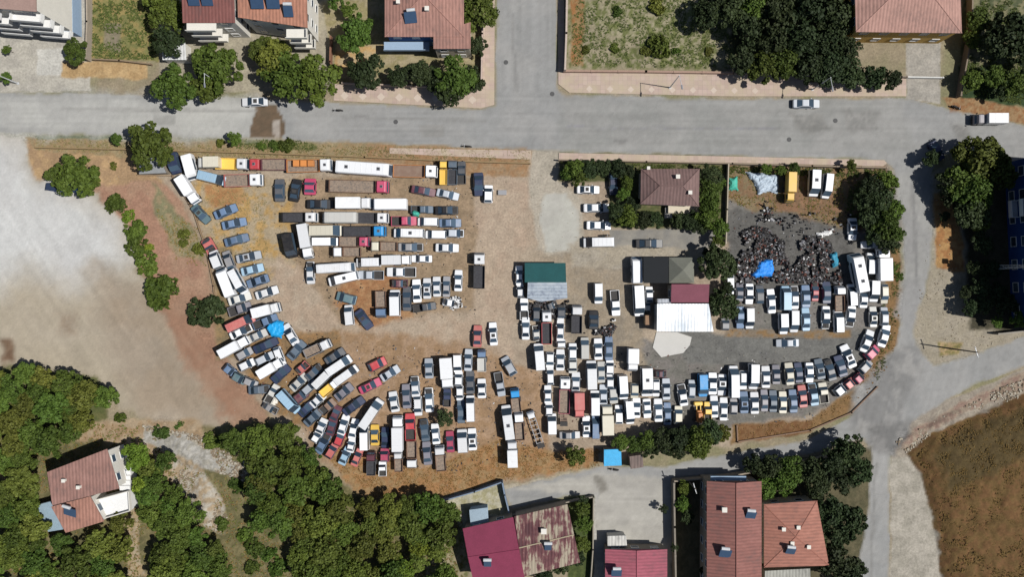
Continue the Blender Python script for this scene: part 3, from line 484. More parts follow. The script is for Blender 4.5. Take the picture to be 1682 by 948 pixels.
# Each row: (phrase, axis it is counted along, lines "type x y length width heading paint [second]"); x, y, sizes in units of 11 cm
ROWS = [
("the top row along the main road wall","left","""
v 283 267 34 18 -75 N
b 306 311 48 16 -57 W W
u 308 273 41 17 -73 W
b 340 266 38 17 180 w C
f 381 269 54 18 0 W Y
f 439 270 61 18 180 R M
f 508 272 74 20 0 W O
u 597 276 91 20 -3 W
f 682 281 72 20 0 W O
f 728 283 40 12 90 Y Y
f 743 283 40 15 90 A A
p 758 283 38 13 90 D
"""),
("the second row below the main road wall","left","""
v 347 292 44 16 -15 L
f 399 296 62 20 0 W r
c 458 312 37 16 90 D
c 484 312 37 15 80 K
c 508 306 27 19 90 P
f 589 306 97 20 0 P U
c 695 313 40 13 -12 M
c 735 319 37 13 -13 S
c 786 302 38 16 -88 N
h 802 318 29 14 90 W
"""),
("the third row below the main road","left","""
c 525 335 44 15 0 K
b 580 333 57 18 0 W W
u 638 335 58 18 180 W
p 693 344 36 12 0 A
c 733 345 38 14 0 K
"""),
("the fourth row below the main road","left","""
f 492 357 58 16 0 W K
u 556 357 58 18 180 w
f 611 358 53 17 0 W D
p 663 363 41 15 0 P
v 702 364 34 14 180 W
c 739 366 36 14 0 B
"""),
("the fifth row beginning with a cream van","left","""
v 535 379 54 18 0 C
f 598 380 70 17 0 b K
v 671 383 50 15 180 W h
v 715 385 34 14 180 W
h 747 383 29 13 0 S
"""),
("the sixth row beginning with a black car","left","""
v 475 403 40 18 -78 K
b 500 396 56 16 -81 W W
v 534 397 42 14 0 W
f 582 397 50 16 0 P U
f 630 405 44 15 180 C U
c 674 406 41 14 0 G
c 734 407 38 14 0 W
"""),
("the ragged row left of the long black truck","left","""
c 509 448 37 13 90 W
u 550 440 61 15 3 W
v 563 458 50 15 195 W h
f 569 414 46 15 180 W U
v 604 431 40 15 180 W
p 609 452 42 14 180 S
b 650 427 46 15 0 W W
p 659 447 48 15 180 W
c 692 425 34 12 180 W
"""),
("the small cluster in the middle yard","left","""
h 568 490 33 15 165 T
v 572 518 34 14 95 W
c 597 525 36 15 -55 N
f 625 500 43 17 -88 B U
v 648 498 43 17 90 W
w 656 466 26 13 0 M
c 668 491 40 14 90 D
c 684 478 38 14 92 W
p 697 505 38 12 8 D
c 701 474 34 13 90 W
c 717 471 33 13 90 W
c 733 471 34 12 90 G
w 740 498 26 12 -10 W
c 752.5 461 35 13 90 W
"""),
("the open lane beside the green roofed shed","top","""
f 787 445 58 18 90 W K
c 784 553 36 14 88 r
c 810 549 38 13 95 W
h 836 602 33 14 118 S
"""),
("the column down the left yard edge","top","""
c 328 351 36 14 -47 T
w 342 403 24 17 -60 r
v 352 426 30 15 113 W
h 374 427 31 13 112 G
u 367 464 48 17 112 W
v 390 463 44 14 -63 W
c 392 491 38 14 18 w
"""),
("the slanted line of cars facing the left edge","top","""
c 369 347 39 14 24 B
c 383 367 40 14 12 B
c 387 394 40 14 15 B
c 407 422 41 14 11 S
c 413 443 37 14 15 L
c 422 462 37 14 197 B
c 437 481 38 14 18 W
"""),
("the slanted stack around the blue tarp","top","""
p 393 508 38 15 17 V
b 435 510 44 16 15 W W
v 394 531 46 15 26 r
p 435 529 42 14 22 B
c 394 546 38 13 25 W
c 422 552 32 13 25 w
c 476 550 38 14 120 W
b 382 571 50 15 30 W W
c 435 568 42 14 23 N
h 400 582 28 13 28 G
f 521 573 46 15 25 W G
c 486 576 36 15 50 A
h 458 586 32 12 -70 W
h 433 590 32 13 27 S
c 549 586 36 14 33 D
"""),
("the slanted row below the blue tarp","left","""
h 376 609 21 13 -40 B
h 391 622 24 14 -30 T
h 404 600 27 13 25 W
h 410 629 24 12 -25 G
c 424 641 35 14 5 A
b 442 606 42 15 32 W W
w 443 671 26 12 -30 G
p 446 648 34 12 60 w
c 460 615 36 15 45 N
v 473 661 44 15 -48 L
c 490 629 34 14 42 w
h 493 652 24 15 40 M
w 496 605 22 13 42 r
c 514 613 32 14 42 D
"""),
("the fan of cars above the dark wood","left","""
h 507 638 30 13 42 S
c 502 673 29 14 42 N
c 513 687 34 14 42 A
c 521 658 28 14 42 W
v 531 621 42 14 43 W
p 538 669 30 14 42 U
f 541 638 36 13 40 W Y
v 556 601 44 15 33 W
v 568 617 42 14 35 W
c 564 645 34 15 40 V
c 550 681 28 13 64 M
c 580 668 40 14 35 N
"""),
("the curved row beside the dark wood","left","""
h 519 719 20 12 60 W
c 527 702 28 14 65 W
c 529 730 36 14 60 B
c 544 702 30 13 74 M
h 544 742 27 13 60 r
h 557 722 24 13 70 R
c 563 700 36 13 73 W
c 566 750 32 13 66 L
c 576 733 24 12 78 W
c 580 706 34 13 80 W
c 586 752 32 12 68 r
v 598 720 40 14 90 W
v 609 681 54 16 57 W
c 615 716 34 14 90 Y
c 632 720 34 13 88 N
"""),
("the loose group of cars on the lower dirt lane","left","""
h 619 599 30 15 25 R
c 607 635 38 14 25 P
c 640 614 34 14 32 S
c 646.5 661 34 14 98 W
c 667 652 40 14 93 V
c 681.5 636 34 14 95 W
h 686 668 32 13 -88 W
c 704 606 33 14 92 S
c 704.5 658 40 14 92 W
b 733 614 50 19 -87 W W
p 734 654 29 12 90 N
"""),
("the lower row under the small dark tree","left","""
f 609 763 38 14 90 M D
h 631 749 22 14 90 P
p 628 771 24 12 92 W
b 652 714 56 17 90 W W
f 654 759 34 13 90 W U
p 673.5 702 44 16 92 R
f 676 748 44 16 -90 W U
c 697 708 36 14 97 A
c 701 746 38 14 95 V
c 715 714 34 13 95 W
f 723 754 42 16 93 W U
c 739 727 35 13 92 P
v 759 726 38 17 92 W
c 775.5 723 36 14 93 W
"""),
("the column in the centre of the lower yard","top","""
c 769 592 36 13 88 S
f 791 593 36 14 90 B w
v 751 598 30 14 -88 W
h 753 623 24 13 88 W
c 772 629 38 14 90 D
c 791 639 32 14 90 W
h 755 647 24 12 -88 W
c 757 677 38 13 90 A
v 772.5 672 42 14 90 W
"""),
("the scattered group left of the red bedded truck","top","""
p 821 632 40 13 -80 S
f 847 660 42 15 97 b U
v 834.5 695 56 17 97 W h
f 853 701 46 15 95 W U
t 880 706 62 12 108 G
b 841.5 747 42 16 92 W W
"""),
("the left column below the green roofed shed","top","""
c 853 453 33 12 92 W
h 855 478 22 11 92 W
p 861 508 36 13 90 W
h 881.5 514 28 12 90 D
c 863.5 540 37 13 90 W
w 881 548 26 11 95 w
v 886 587 44 16 95 W
h 903.5 592 26 13 -90 W
h 904 618 30 11 90 W
c 900 649 30 12 92 W
h 902 673 22 12 92 W
v 907 698 34 15 92 W
"""),
("the column led by the red bedded truck","top","""
h 922 512 22 13 90 D
w 905 503 22 12 20 D
f 898 538 55 16 90 W R
c 920.5 542 39 12 90 W
h 922 565 14 14 90 W
c 920.5 592 35 14 90 W
h 941 578 27 13 90 W
h 941 603 22 14 -90 w
c 946 629 34 14 90 W
f 927.5 650 60 17 90 W P
b 952 667 42 16 -90 r r
t 926 689 22 12 90 U
c 936 716 34 12 0 G
c 963.5 702 35 13 92 W
"""),
("the middle columns left of the concrete pad","top","""
v 961 573 36 14 90 w
c 983 574 35 14 90 W
c 1000.5 573 39 13 90 B
v 972 617 47 17 92 W
h 1002 604 24 13 90 W
c 988 612 35 13 90 w
h 1002.5 627 24 12 90 W
b 1040.5 592 37 17 -90 W W
v 1024 637 40 15 -88 W
h 1043 643 25 13 -90 C
v 977.5 663 40 15 90 W
c 991.5 650 35 13 90 S
h 1008 650 28 14 -87 w
v 979 703 38 13 90 B
b 998.5 691 48 18 90 C C
h 1017 682 31 13 90 W
"""),
("the lower columns below the concrete pad","left","""
v 1034.5 678 40 14 -87 W
c 1046 671 33 13 90 W
v 1063 628 48 19 -88 W h
c 1063.5 672 32 13 -88 W
h 1078 638 28 12 -88 W
w 1086 615 19 11 0 M
c 1082 675 38 14 92 W
c 1095 640 35 13 90 S
c 1097 681 37 12 90 B
c 1122 650 36 14 100 W
h 1115 683 30 13 90 C
h 1137 640 30 10 90 S
v 1156 634 38 15 -90 b
m 1149 680 36 13 90 O
p 1163 678 34 12 90 Y
"""),
("the upper half of the double row by the lower road","left","""
c 1171.5 631 36 14 90 W
c 1187 633 35 14 -90 W
v 1206.5 628 52 15 92 W
h 1222 625 31 12 -90 W
v 1239 619 42 15 -90 W
c 1259 620 36 14 92 W
c 1276 616 32 13 92 V
c 1298 615 37 14 95 C
c 1313 613 33 13 95 N
c 1331 613 33 13 -87 W
c 1348 607 34 14 100 A
c 1365 609 36 14 105 D
c 1382.5 602 36 15 108 N
c 1395 586 40 15 115 W
c 1426 561 38 14 68 W
c 1454 552 38 14 72 W
"""),
("the lower half of the double row by the lower road","left","""
c 1174 669 36 13 90 W
c 1189.5 673 38 13 90 W
h 1206 669 26 12 90 G
c 1223 662 36 14 90 B
c 1240.5 663 36 14 90 W
c 1256.5 659 36 12 90 V
c 1271 660 36 13 90 A
c 1287 662 36 13 90 C
c 1304 660 38 13 92 B
c 1319.5 652 37 14 95 r
c 1337.5 649 37 14 97 L
p 1353 646 34 14 97 C
h 1382 641 23 14 38 W
h 1397 631 20 13 38 r
h 1412 622 20 13 42 P
h 1423 603 26 13 45 G
h 1434 580 26 14 45 P
"""),
("the row below the scrap heap","left","""
h 1200 469 33 13 -90 W
c 1216 480 30 12 90 V
c 1232 483 34 13 -90 W
h 1249 484 30 13 90 D
c 1268 495 40 13 95 W
v 1292 490 40 14 90 L
c 1306.5 489 38 13 90 W
c 1325 487 37 14 92 B
c 1340 479 32 11 90 R
c 1359 480 38 14 90 N
f 1380.5 491 42 15 92 W U
v 1402 485 36 13 95 W
c 1420 490 32 13 90 W
v 1438.5 478 36 15 -90 W
h 1454 483 32 12 -90 C
"""),
("the second row below the scrap heap","left","""
h 1192 533 20 13 90 G
c 1217 522 36 13 -88 B
v 1233 523 35 14 -88 W
v 1289 532 35 14 -90 W
v 1306.5 528 37 14 -90 W
c 1325 525 38 13 90 L
c 1358 522 38 13 -90 W
v 1380 528 38 14 92 W
c 1399 520 35 14 -95 W
c 1436 521 34 12 90 w
h 1454 520 30 12 90 S
"""),
("the group by the tall hedge right of the scrap heap","top","""
c 1402 376 36 14 -90 W
c 1435 402 38 12 180 W
u 1414 448 64 19 102 W
v 1433 433 36 13 90 W
b 1455 434 54 20 90 W W
c 1295 564 37 13 180 S
"""),
("the fenced corner behind the brown roofed house","left","""
b 1301 307 48 13 -93 Y Y
v 1339 300 43 16 -92 W h
v 1360 305 40 13 -95 W
"""),
("the entrance forecourt of the brown roofed house","top","""
c 966.5 311 37 13 0 W
c 1008 301 37 14 -90 N
c 980 341 42 14 0 W
c 984 370 40 14 0 W
v 984 398 50 16 180 W
c 1067 400 45 14 0 K
"""),
("the yard between the two metal roofed sheds","left","""
f 947.5 525 46 17 90 W K
c 975.5 526 31 16 90 K
v 983.5 482 34 14 -88 W
p 1011 498 42 14 -87 W
u 1047.5 443.5 43 17 90 W
v 1050 494 51 17 -88 W
h 1067 484 26 12 90 W
h 1063 504 18 9 90 w
"""),
("the public road","left","""
c 417 166 42 14 180 W
c 1326 169 44 14 0 S
b 1631 194 48 16 180 V W
c 1541 247 34 14 -60 N
"""),
]

# ------------------------------------------------------------ vehicles
def wheels(mb, xs, w, r=0.31, mi=1):
    for x in xs:
        for s in (-1, 1): mb.cyl((x, s * (w - 0.22), r), (x, s * (w + 0.005), r), r, n=10, mi=mi)
def greenhouse(mb, zb, zr, fb, fr, rr, rb, wb, wr, mi=0):
    """cabin: base from fb to rb at zb, roof from fr to rr at zr; returns the four glazed faces"""
    n = 6; xs = [fb, fr, fr + (rr - fr) * .15, rr + (fr - rr) * .15, rr, rb]
    st = [(fb, wb * .96, zb - .02, zb, zb + .01, .02), (fr, wb, zb - .02, zr - .07, zr, wb - wr), ((fr * .85 + rr * .15), wb, zb - .02, zr - .05, zr + .03, wb - wr + .02),
          ((fr * .15 + rr * .85), wb, zb - .02, zr - .05, zr + .03, wb - wr + .02), (rr, wb, zb - .02, zr - .07, zr, wb - wr), (rb, wb * .96, zb - .02, zb, zb + .01, .02)]
    # shoulder half width must narrow with height
    vs = []
    for x, w, z0, zs, zt, ins in st:
        f = 0 if zt - zb < .05 else 1; ws = w if not f else wr + .04
        vs += [(x, w, z0), (x, ws, zs), (x, w - ins if f else w - .03, zt), (x, -(w - ins) if f else -w + .03, zt), (x, -ws, zs), (x, -w, z0)]
    k = 6; fs = [tuple(range(k)), tuple(range(len(vs) - 1, len(vs) - k - 1, -1))]
    for i in range(len(st) - 1):
        for j in range(k - 1):
            a = i * k; fs.append((a + j + 1, a + j, a + k + j, a + k + j + 1))
        a = i * k; fs.append((a, a + k - 1, a + k + k - 1, a + k))
    mb.add(vs, fs, mi)
    e = .035
    ws = [(fb + e, -wb * .97, zb + .03), (fb + e, wb * .97, zb + .03), (fr + e, wr * .99, zr - .01), (fr + e, -wr * .99, zr - .01)]
    rw = [(rb - e, wb * .88, zb + .05), (rb - e, -wb * .88, zb + .05), (rr - e, -wr * .9, zr - .01), (rr - e, wr * .9, zr - .01)]
    sl = [(fb - .10, wb + .012, zb + .02), (rb + .12, wb + .012, zb + .02), (rr + .05, wr + .055, zr - .09), (fr - .04, wr + .055, zr - .09)]
    sr = [(p[0], -p[1], p[2]) for p in sl][::-1]
    return ws, rw, sl, sr
def glz(faces):
    out = []
    for nm, q in zip(("windscreen", "rear_window", "side_window", "side_window"), faces):
        out.append((nm, MB().slab(q, 0.012).mesh(nm, [GLASS])))
    return out
def car_sedan(v):
    mb = MB(); w = .85
    mb.loft([(2.15, .62, .30, .50, .60, .05), (2.08, .76, .22, .60, .68, .06), (1.1, .84, .20, .72, .87, .09), (.8, .85, .20, .78, .93, .10), (-1.3, .85, .20, .80, .95, .10), (-2.02, .80, .22, .74, .92, .10), (-2.15, .66, .32, .60, .80, .06)])
    g = greenhouse(mb, .91, 1.40, 1.08, .20 + .07 * (v % 2), -.78, -1.50, .80, .60)
    mb.box(2.10, 0, .38, .16, 1.35, .22, 1, bev=.04); mb.box(-2.10, 0, .40, .14, 1.4, .22, 1, bev=.04)
    for s in (-1, 1): mb.box(.72, s * .93, .95, .16, .16, .11, 0, bev=.03)
    if v == 2: mb.box(1.52, 0, .84, .95, 1.25, .14, 1, bev=.05).box(1.5, .1, .93, .5, .5, .06, 1, rz=.2)      # bonnet gone
    if v == 1: mb.box(-.25, 0, 1.435, .62, .75, .02, 1)                                                          # sunroof
    wheels(mb, (1.32, -1.32), w); mb.box(0, 0, .27, 3.6, 1.45, .16, 1)
    return mb.mesh("car_body", [PM['W'], UNDER]), glz(g), 4.3, 1.74, 1.4
def car_hatch(v):
    mb = MB()
    mb.loft([(1.9, .62, .30, .52, .64, .05), (1.83, .76, .22, .62, .72, .06), (1.0, .82, .20, .74, .90, .09), (.8, .83, .20, .8, .95, .10), (-1.75, .83, .20, .82, .95, .10), (-1.9, .74, .30, .78, .90, .06)])
    g = greenhouse(mb, .93, 1.44, 1.12, .36, -1.25 - .1 * (v % 2), -1.80, .79, .62)
    mb.box(1.87, 0, .40, .14, 1.35, .22, 1, bev=.04); mb.box(-1.87, 0, .42, .12, 1.4, .22, 1, bev=.04)
    for s in (-1, 1): mb.box(.72, s * .92, .98, .16, .16, .11, 0, bev=.03)
    if v == 2: mb.box(1.38, 0, .86, .75, 1.2, .14, 1, bev=.05)
    wheels(mb, (1.2, -1.2), .83); mb.box(0, 0, .27, 3.2, 1.4, .16, 1)
    return mb.mesh("car_body", [PM['W'], UNDER]), glz(g), 3.8, 1.70, 1.45
def van_small(v):
    mb = MB()
    mb.loft([(2.15, .68, .30, .60, .78, .05), (2.05, .80, .22, .80, .92, .07), (1.35, .88, .22, .95, 1.08, .08), (-2.05, .88, .22, .98, 1.08, .08), (-2.15, .84, .28, .95, 1.05, .05)])
    g = greenhouse(mb, 1.05, 1.88, 1.55, .68, -1.98, -2.10, .84, .74)
    for k in range(4): mb.box(.3 - k * .62, 0, 1.915, .06, 1.2, .03, 0)
    mb.box(2.12, 0, .42, .16, 1.5, .25, 1, bev=.04)
    for s in (-1, 1): mb.box(1.2, s * .97, 1.15, .14, .16, .22, 1, bev=.03)
    wheels(mb, (1.4, -1.35), .87, .32); mb.box(0, 0, .28, 3.7, 1.5, .16, 1)
    return mb.mesh("van_body", [PM['W'], UNDER]), glz(g), 4.3, 1.78, 1.9
def van_big(v):
    mb = MB()
    mb.loft([(2.75, .80, .35, .75, .95, .05), (2.66, .92, .28, .95, 1.08, .07), (2.0, 1.0, .28, 1.15, 1.28, .08), (-2.65, 1.0, .28, 1.2, 1.3, .08), (-2.75, .96, .33, 1.2, 1.28, .05)])
    g = greenhouse(mb, 1.25, 2.42, 2.22, 1.28, -2.60, -2.70, .97, .86)
    for k in range(5): mb.box(.9 - k * .75, 0, 2.46, .07, 1.45, .035, 0)
    mb.box(2.72, 0, .48, .16, 1.75, .28, 1, bev=.04)
    for s in (-1, 1): mb.box(1.85, s * 1.12, 1.4, .14, .18, .3, 1, bev=.03)
    wheels(mb, (1.75, -1.65), .98, .36); mb.box(0, 0, .33, 4.7, 1.7, .18, 1)
    return mb.mesh("van_body", [PM['W'], UNDER]), glz(g), 5.5, 2.02, 2.45
def pickup(v):
    mb = MB()
    mb.loft([(2.25, .66, .35, .62, .76, .05), (2.16, .80, .28, .75, .86, .07), (1.2, .86, .28, .9, 1.0, .08), (-.45, .86, .28, .9, 1.0, .08), (-.50, .86, .28, .9, .98, .08)])
    g = greenhouse(mb, .97, 1.58, 1.25, .70, -.28, -.48, .80, .66)
    for s in (-1, 1): mb.box(-1.38, s * .83, .80, 1.72, .07, .50, 0)
    mb.box(-2.21, 0, .80, .07, 1.60, .50, 0); mb.box(-1.38, 0, .58, 1.72, 1.60, .06, 1)
    wheels(mb, (1.4, -1.4), .86, .34); mb.box(0, 0, .35, 4.1, 1.5, .18, 1)
    return mb.mesh("pickup_body", [PM['W'], UNDER]), glz(g), 4.5, 1.76, 1.55
def wreck(v):
    mb = MB(); r = random.Random(v + 50)
    mb.loft([(.9, .84, .20, .78, .92, .10), (-1.3, .85, .20, .80, .95, .10), (-2.0, .78, .25, .72, .88, .10), (-2.1, .66, .32, .60, .78, .06)])
    for s in (-1, 1): mb.box(1.4, s * .72, .55, 1.3, .16, .42, 0, rz=s * .06)
    mb.box(2.0, r.uniform(-.1, .1), .42, .14, 1.4, .25, 0, rz=.12)
    mb.box(1.35, .05, .45, .7, .6, .4, 1, rz=.3); mb.cyl((1.7, -.3, .5), (1.75, .35, .55), .12, mi=1)
    g = greenhouse(mb, .91, 1.36, .9, .32, -.80, -1.45, .78, .60)
    mb.box(.2, .2, .27, 3.9, 1.3, .14, 1); mb.box(-1.5, .1, 1.0, .8, 1.2, .05, 1, rz=.2)
    wheels(mb, (-1.32,), .85)
    return mb.mesh("wreck_body", [PM['W'], UNDER]), glz(g), 4.2, 1.72, 1.36
TPL = {}
for k, fn in (('c', car_sedan), ('h', car_hatch), ('v', van_small), ('V', van_big), ('p', pickup), ('w', wreck)): TPL[k] = [fn(v) for v in (0, 3, 0, 3, 5, 0, 1, 2)]
KIND = {'c': ('parked_car', 'car', 'saloon car'), 'h': ('parked_car', 'car', 'small car'), 'v': ('parked_van', 'van', 'van'), 'p': ('pickup_truck', 'pickup', 'pickup'),
        'w': ('wrecked_car', 'car wreck', 'stripped car wreck'), 'u': ('parked_bus', 'bus', 'long bus'), 'b': ('box_truck', 'truck', 'box truck'),
        'f': ('flatbed_truck', 'truck', 'open bed truck'), 't': ('flat_trailer', 'trailer', 'open transporter'), 'm': ('loader', 'machine', 'wheel loader')}
def small_parts(root, k, code, L, w):
    body, gl, l0, w0, h0 = rnd.choice(TPL[k]); sc = (L / l0, w / w0, 1.0)
    put("body", body, root, PM[code], sc)
    for nm, me in gl:
        if k == 'w' and nm == 'side_window': continue
        put(nm, me, root, None, sc)
def hatch(root, x, y, z, s=.55):
    MB().box(x, y, z, s, s, .10, 0, bev=.03).box(x, y, z + .055, s * .7, s * .7, .04, 1).build("roof_hatch", [HATCH, BEDDARK], root)
def bus(root, code, L, w, hs=2.9, n=2):
    a = L / 2; h = w / 2; mb = MB()
    mb.loft([(a, h * .88, .45, .9, 1.25, .04), (a - .12, h * .97, .4, 1.2, 1.38, .04), (a - .75, h, .4, hs - .35, hs - .05, .12), (a - 1.2, h, .4, hs - .28, hs, .16), (-a + .5, h, .4, hs - .28, hs, .16), (-a + .1, h * .98, .4, hs - .35, hs - .06, .14), (-a, h * .94, .5, hs - .6, hs - .3, .1)])
    r = L - 2.2; k = max(3, int(r / .9))
    for i in range(k): mb.box(a - 1.5 - i * r / k, 0, hs + .012, .07, w * .72, .03, 0)
    wheels(mb, (a - 1.6, -a + 1.7), h - .02, .45); mb.box(0, 0, .42, L - 1.0, w * .8, .2, 1)
    mb.build("body", [PM['W'], UNDER], root).material_slots[0].link = 'OBJECT'; root.children[-1].material_slots[0].material = PM[code]
    q = [(a - .07, -h * .86, 1.42), (a - .07, h * .86, 1.42), (a - .68, h * .82, hs - .32), (a - .68, -h * .82, hs - .32)]
    MB().slab(q, .02).build("windscreen", GLASS, root)
    for s in (-1, 1): MB().box(-.3, s * (h + .005), 1.75, L - 2.4, .02, .7, 0, bev=.008).build("side_window", GLASS, root)
    if n >= 1: hatch(root, a - 2.3, 0, hs + .06, .6)
    if n >= 2: hatch(root, -a + 2.0, 0, hs + .06, .6)
def cab(root, code, x1, w, h=2.35, ln=1.7, hat=True):
    """truck cab whose front is at x1"""
    hw = w / 2; mb = MB()
    mb.loft([(x1, hw * .92, .5, 1.0, 1.3, .04), (x1 - .10, hw * .98, .5, 1.3, 1.42, .04), (x1 - .42, hw, .5, h - .3, h - .06, .12), (x1 - .65, hw, .5, h - .25, h, .14), (x1 - ln + .1, hw, .5, h - .25, h, .14), (x1 - ln, hw * .97, .5, h - .3, h - .06, .12)])
    mb.box(x1 + .02, 0, .62, .16, w * .96, .3, 1, bev=.04)
    for s in (-1, 1): mb.box(x1 - .25, s * (hw + .16), 1.7, .1, .22, .42, 1, bev=.03)
    wheels(mb, (x1 - .8,), hw, .45)
    o = mb.build("cab", [PM['W'], UNDER], root); o.material_slots[0].link = 'OBJECT'; o.material_slots[0].material = PM[code]
    q = [(x1 - .06, -hw * .88, 1.45), (x1 - .06, hw * .88, 1.45), (x1 - .40, hw * .84, h - .28), (x1 - .40, -hw * .84, h - .28)]
    MB().slab(q, .02).build("windscreen", GLASS, root)
    for s in (-1, 1): MB().box(x1 - .95, s * (hw + .004), 1.75, .8, .02, .5, 0, bev=.008).build("side_window", GLASS, root)
    if hat: hatch(root, x1 - ln * .58, 0, h + .05, .5)
def chassis(root, x0, x1, w):
    mb = MB()
    for s in (-1, 1): mb.box((x0 + x1) / 2, s * .4, .72, x1 - x0, .12, .22, 0)
    r = (x0 + 1.2, x0 + 2.2) if x1 - x0 > 5.5 else (x0 + .9,)
    wheels(mb, r, w / 2 - .06, .45, 0); mb.box((x0 + x1) / 2 + .4, -.75, .65, .9, .5, .45, 0, bev=.08)
    mb.build("chassis", [UNDER], root)
def box_truck(root, code, code2, L, w):
    a = L / 2; ln = min(1.75, L * .3); cab(root, code, a, w * .94, 2.15, ln, False); x1 = a - ln - .15; x0 = -a
    chassis(root, x0, a - .3, w); mb = MB().box((x0 + x1) / 2, 0, 1.9, x1 - x0, w, 1.95, 0, bev=.04)
    k = max(2, int((x1 - x0) / .9))
    for i in range(k + 1): mb.box(x0 + .08 + i * (x1 - x0 - .16) / k, 0, 2.885, .05, w * .93, .03, 0)
    o = mb.build("cargo_box", [PM['W']], root); o.material_slots[0].link = 'OBJECT'; o.material_slots[0].material = PM[code2]
def flatbed(root, code, code2, L, w):
    a = L / 2; ln = min(2.0, L * .32); cab(root, code, a, w * .94, 2.3, ln, L > 5.2); x1 = a - ln - .25; x0 = -a
    chassis(root, x0, a - .3, w); mb = MB(); m = (x0 + x1) / 2; l = x1 - x0; hh = .55 if L > 4.8 else .4
    mb.box(m, 0, 1.0, l, w, .10, 1)
    for s in (-1, 1): mb.box(m, s * (w / 2 - .035), 1.05 + hh / 2, l, .07, hh, 0)
    mb.box(x0 + .035, 0, 1.05 + hh / 2, .07, w - .14, hh, 0); mb.box(x1 - .035, 0, 1.15 + hh / 2, .07, w - .14, hh + .2, 0)
    fl = BEDDARK if code2 in 'KADNR' else (PM['Y'] if code2 == 'Y' and L < 7 else PM['U'] if code2 == 'O' and L < 8 else (BEDWOOD if code2 in 'UCGMPYWrO' else PM[code2]))
    o = mb.build("cargo_bed", [PM['W'], fl], root); o.material_slots[0].link = 'OBJECT'
    o.material_slots[0].material = PM[code2] if code2 not in 'U' else RUST
def trailer(root, code, L, w):
    a = L / 2; mb = MB()
    for s in (-1, 1): mb.box(0, s * (w / 2 - .08), .85, L, .12, .16, 0)
    for i in range(9): mb.box(-a + .1 + i * (L - .2) / 8, 0, .85, .12, w - .2, .10, 0)
    mb.box(-a + .4, 0, 1.1, .8, w, .06, 1); wheels(mb, (-.6, -1.5) if L > 4 else (-.3,), w / 2, .35, 1)
    o = mb.build("frame", [PM[code], UNDER], root)
    if L > 4: cab(root, 'W', a + .1, w * 1.05, 1.9, 1.2, False)
def loader(root, code, L, w):
    a = L / 2; mb = MB().box(-.5, 0, 1.2, L * .55, w * .6, .9, 0, bev=.1).box(-.2, 0, 2.0, .9, w * .55, .9, 0, bev=.08)
    wheels(mb, (.6, -1.0), w / 2, .5)
    mb.build("body", [PM[code], UNDER], root)
    MB().box(a - .3, 0, .6, .7, w * 1.05, .7, 0, bev=.12).box(a - .9, .35, .9, 1.0, .14, .16, 0).box(a - .9, -.35, .9, 1.0, .14, .16, 0).build("bucket", [PM['Y']], root)
ORD = "first second third fourth fifth sixth seventh eighth ninth tenth eleventh twelfth thirteenth fourteenth fifteenth sixteenth seventeenth eighteenth nineteenth twentieth".split()
def ordn(i):
    if i < 20: return ORD[i]
    n = i + 1; return "%d%s" % (n, {1: 'st', 2: 'nd', 3: 'rd'}.get(n % 10, 'th') if n % 100 not in (11, 12, 13) else 'th')
HT = {'c': 1.2, 'h': 1.2, 'v': 1.7, 'p': 1.1, 'w': 1.0, 'u': 2.6, 'b': 2.5, 'f': 1.6, 't': .8, 'm': 1.5}
for phrase, ax, text in ROWS:
    ent = [l.split() for l in text.strip().splitlines()]
    key = (lambda e: float(e[1])) if ax == "left" else (lambda e: float(e[2]))
    ent.sort(key=key); end = "from the left" if ax == "left" else "from the top"
    for i, e in enumerate(ent):
        k, x, y, ln, wd, hd, code = e[0], float(e[1]), float(e[2]), float(e[3]), float(e[4]), float(e[5]), e[6]
        rest = e[7:]; hatched = 'h' in rest; rest = [q for q in rest if q != 'h']; code2 = rest[0] if rest else code
        name, cat, noun = KIND[k]; L = ln * S; w = wd * S * (1.08 if k in 'chpw' else 1.02)
        gxy = W(x, y, HT[k]); rz = math.radians(hd + (rnd.uniform(-1.6, 1.6)))
        if k in 'chpw': w = max(1.35, w)
        root = empty(name, (gxy[0], gxy[1], 0.0), rz)
        word = PAINT[code][0]
        if k in ('b', 'f') and code2 != code: noun = ("%s with %s %s" % (noun.replace('open bed ', ''), PAINT[code2][0], "box" if k == 'b' else "bed")) if word != PAINT[code2][0] else noun
        if hatched: noun = "van with roof hatch"
        tag(root, "%s %s, %s %s in %s" % (word, noun, ordn(i), end, phrase), cat, "vehicles in " + phrase)
        if len(root["label"].split()) > 16: root["label"] = "%s %s, %s %s in %s" % (word, KIND[k][1], ordn(i), end, phrase)
        if len(root["label"].split()) > 16: root["label"] = "%s %s, %s %s, %s" % (word, KIND[k][1], ordn(i), end[5:].replace("the ", ""), phrase)
        if k == 'v' and ln > 39:
            small_parts(root, 'V', code, L, w)
            if hatched: hatch(root, -.4, 0, 2.5, .6)
        elif k in 'chvpw':
            small_parts(root, k, code, L, w)
            if hatched: hatch(root, -.3, 0, 1.95, .5)
        elif k == 'u': bus(root, code, L, w, 2.9 if L > 5.5 else 2.5, 2 if L > 7 else 0)
        elif k == 'b': box_truck(root, code, code2, L, w)
        elif k == 'f': flatbed(root, code, code2, L, w)
        elif k == 't': trailer(root, code, L, w)
        elif k == 'm': loader(root, code, L, w)

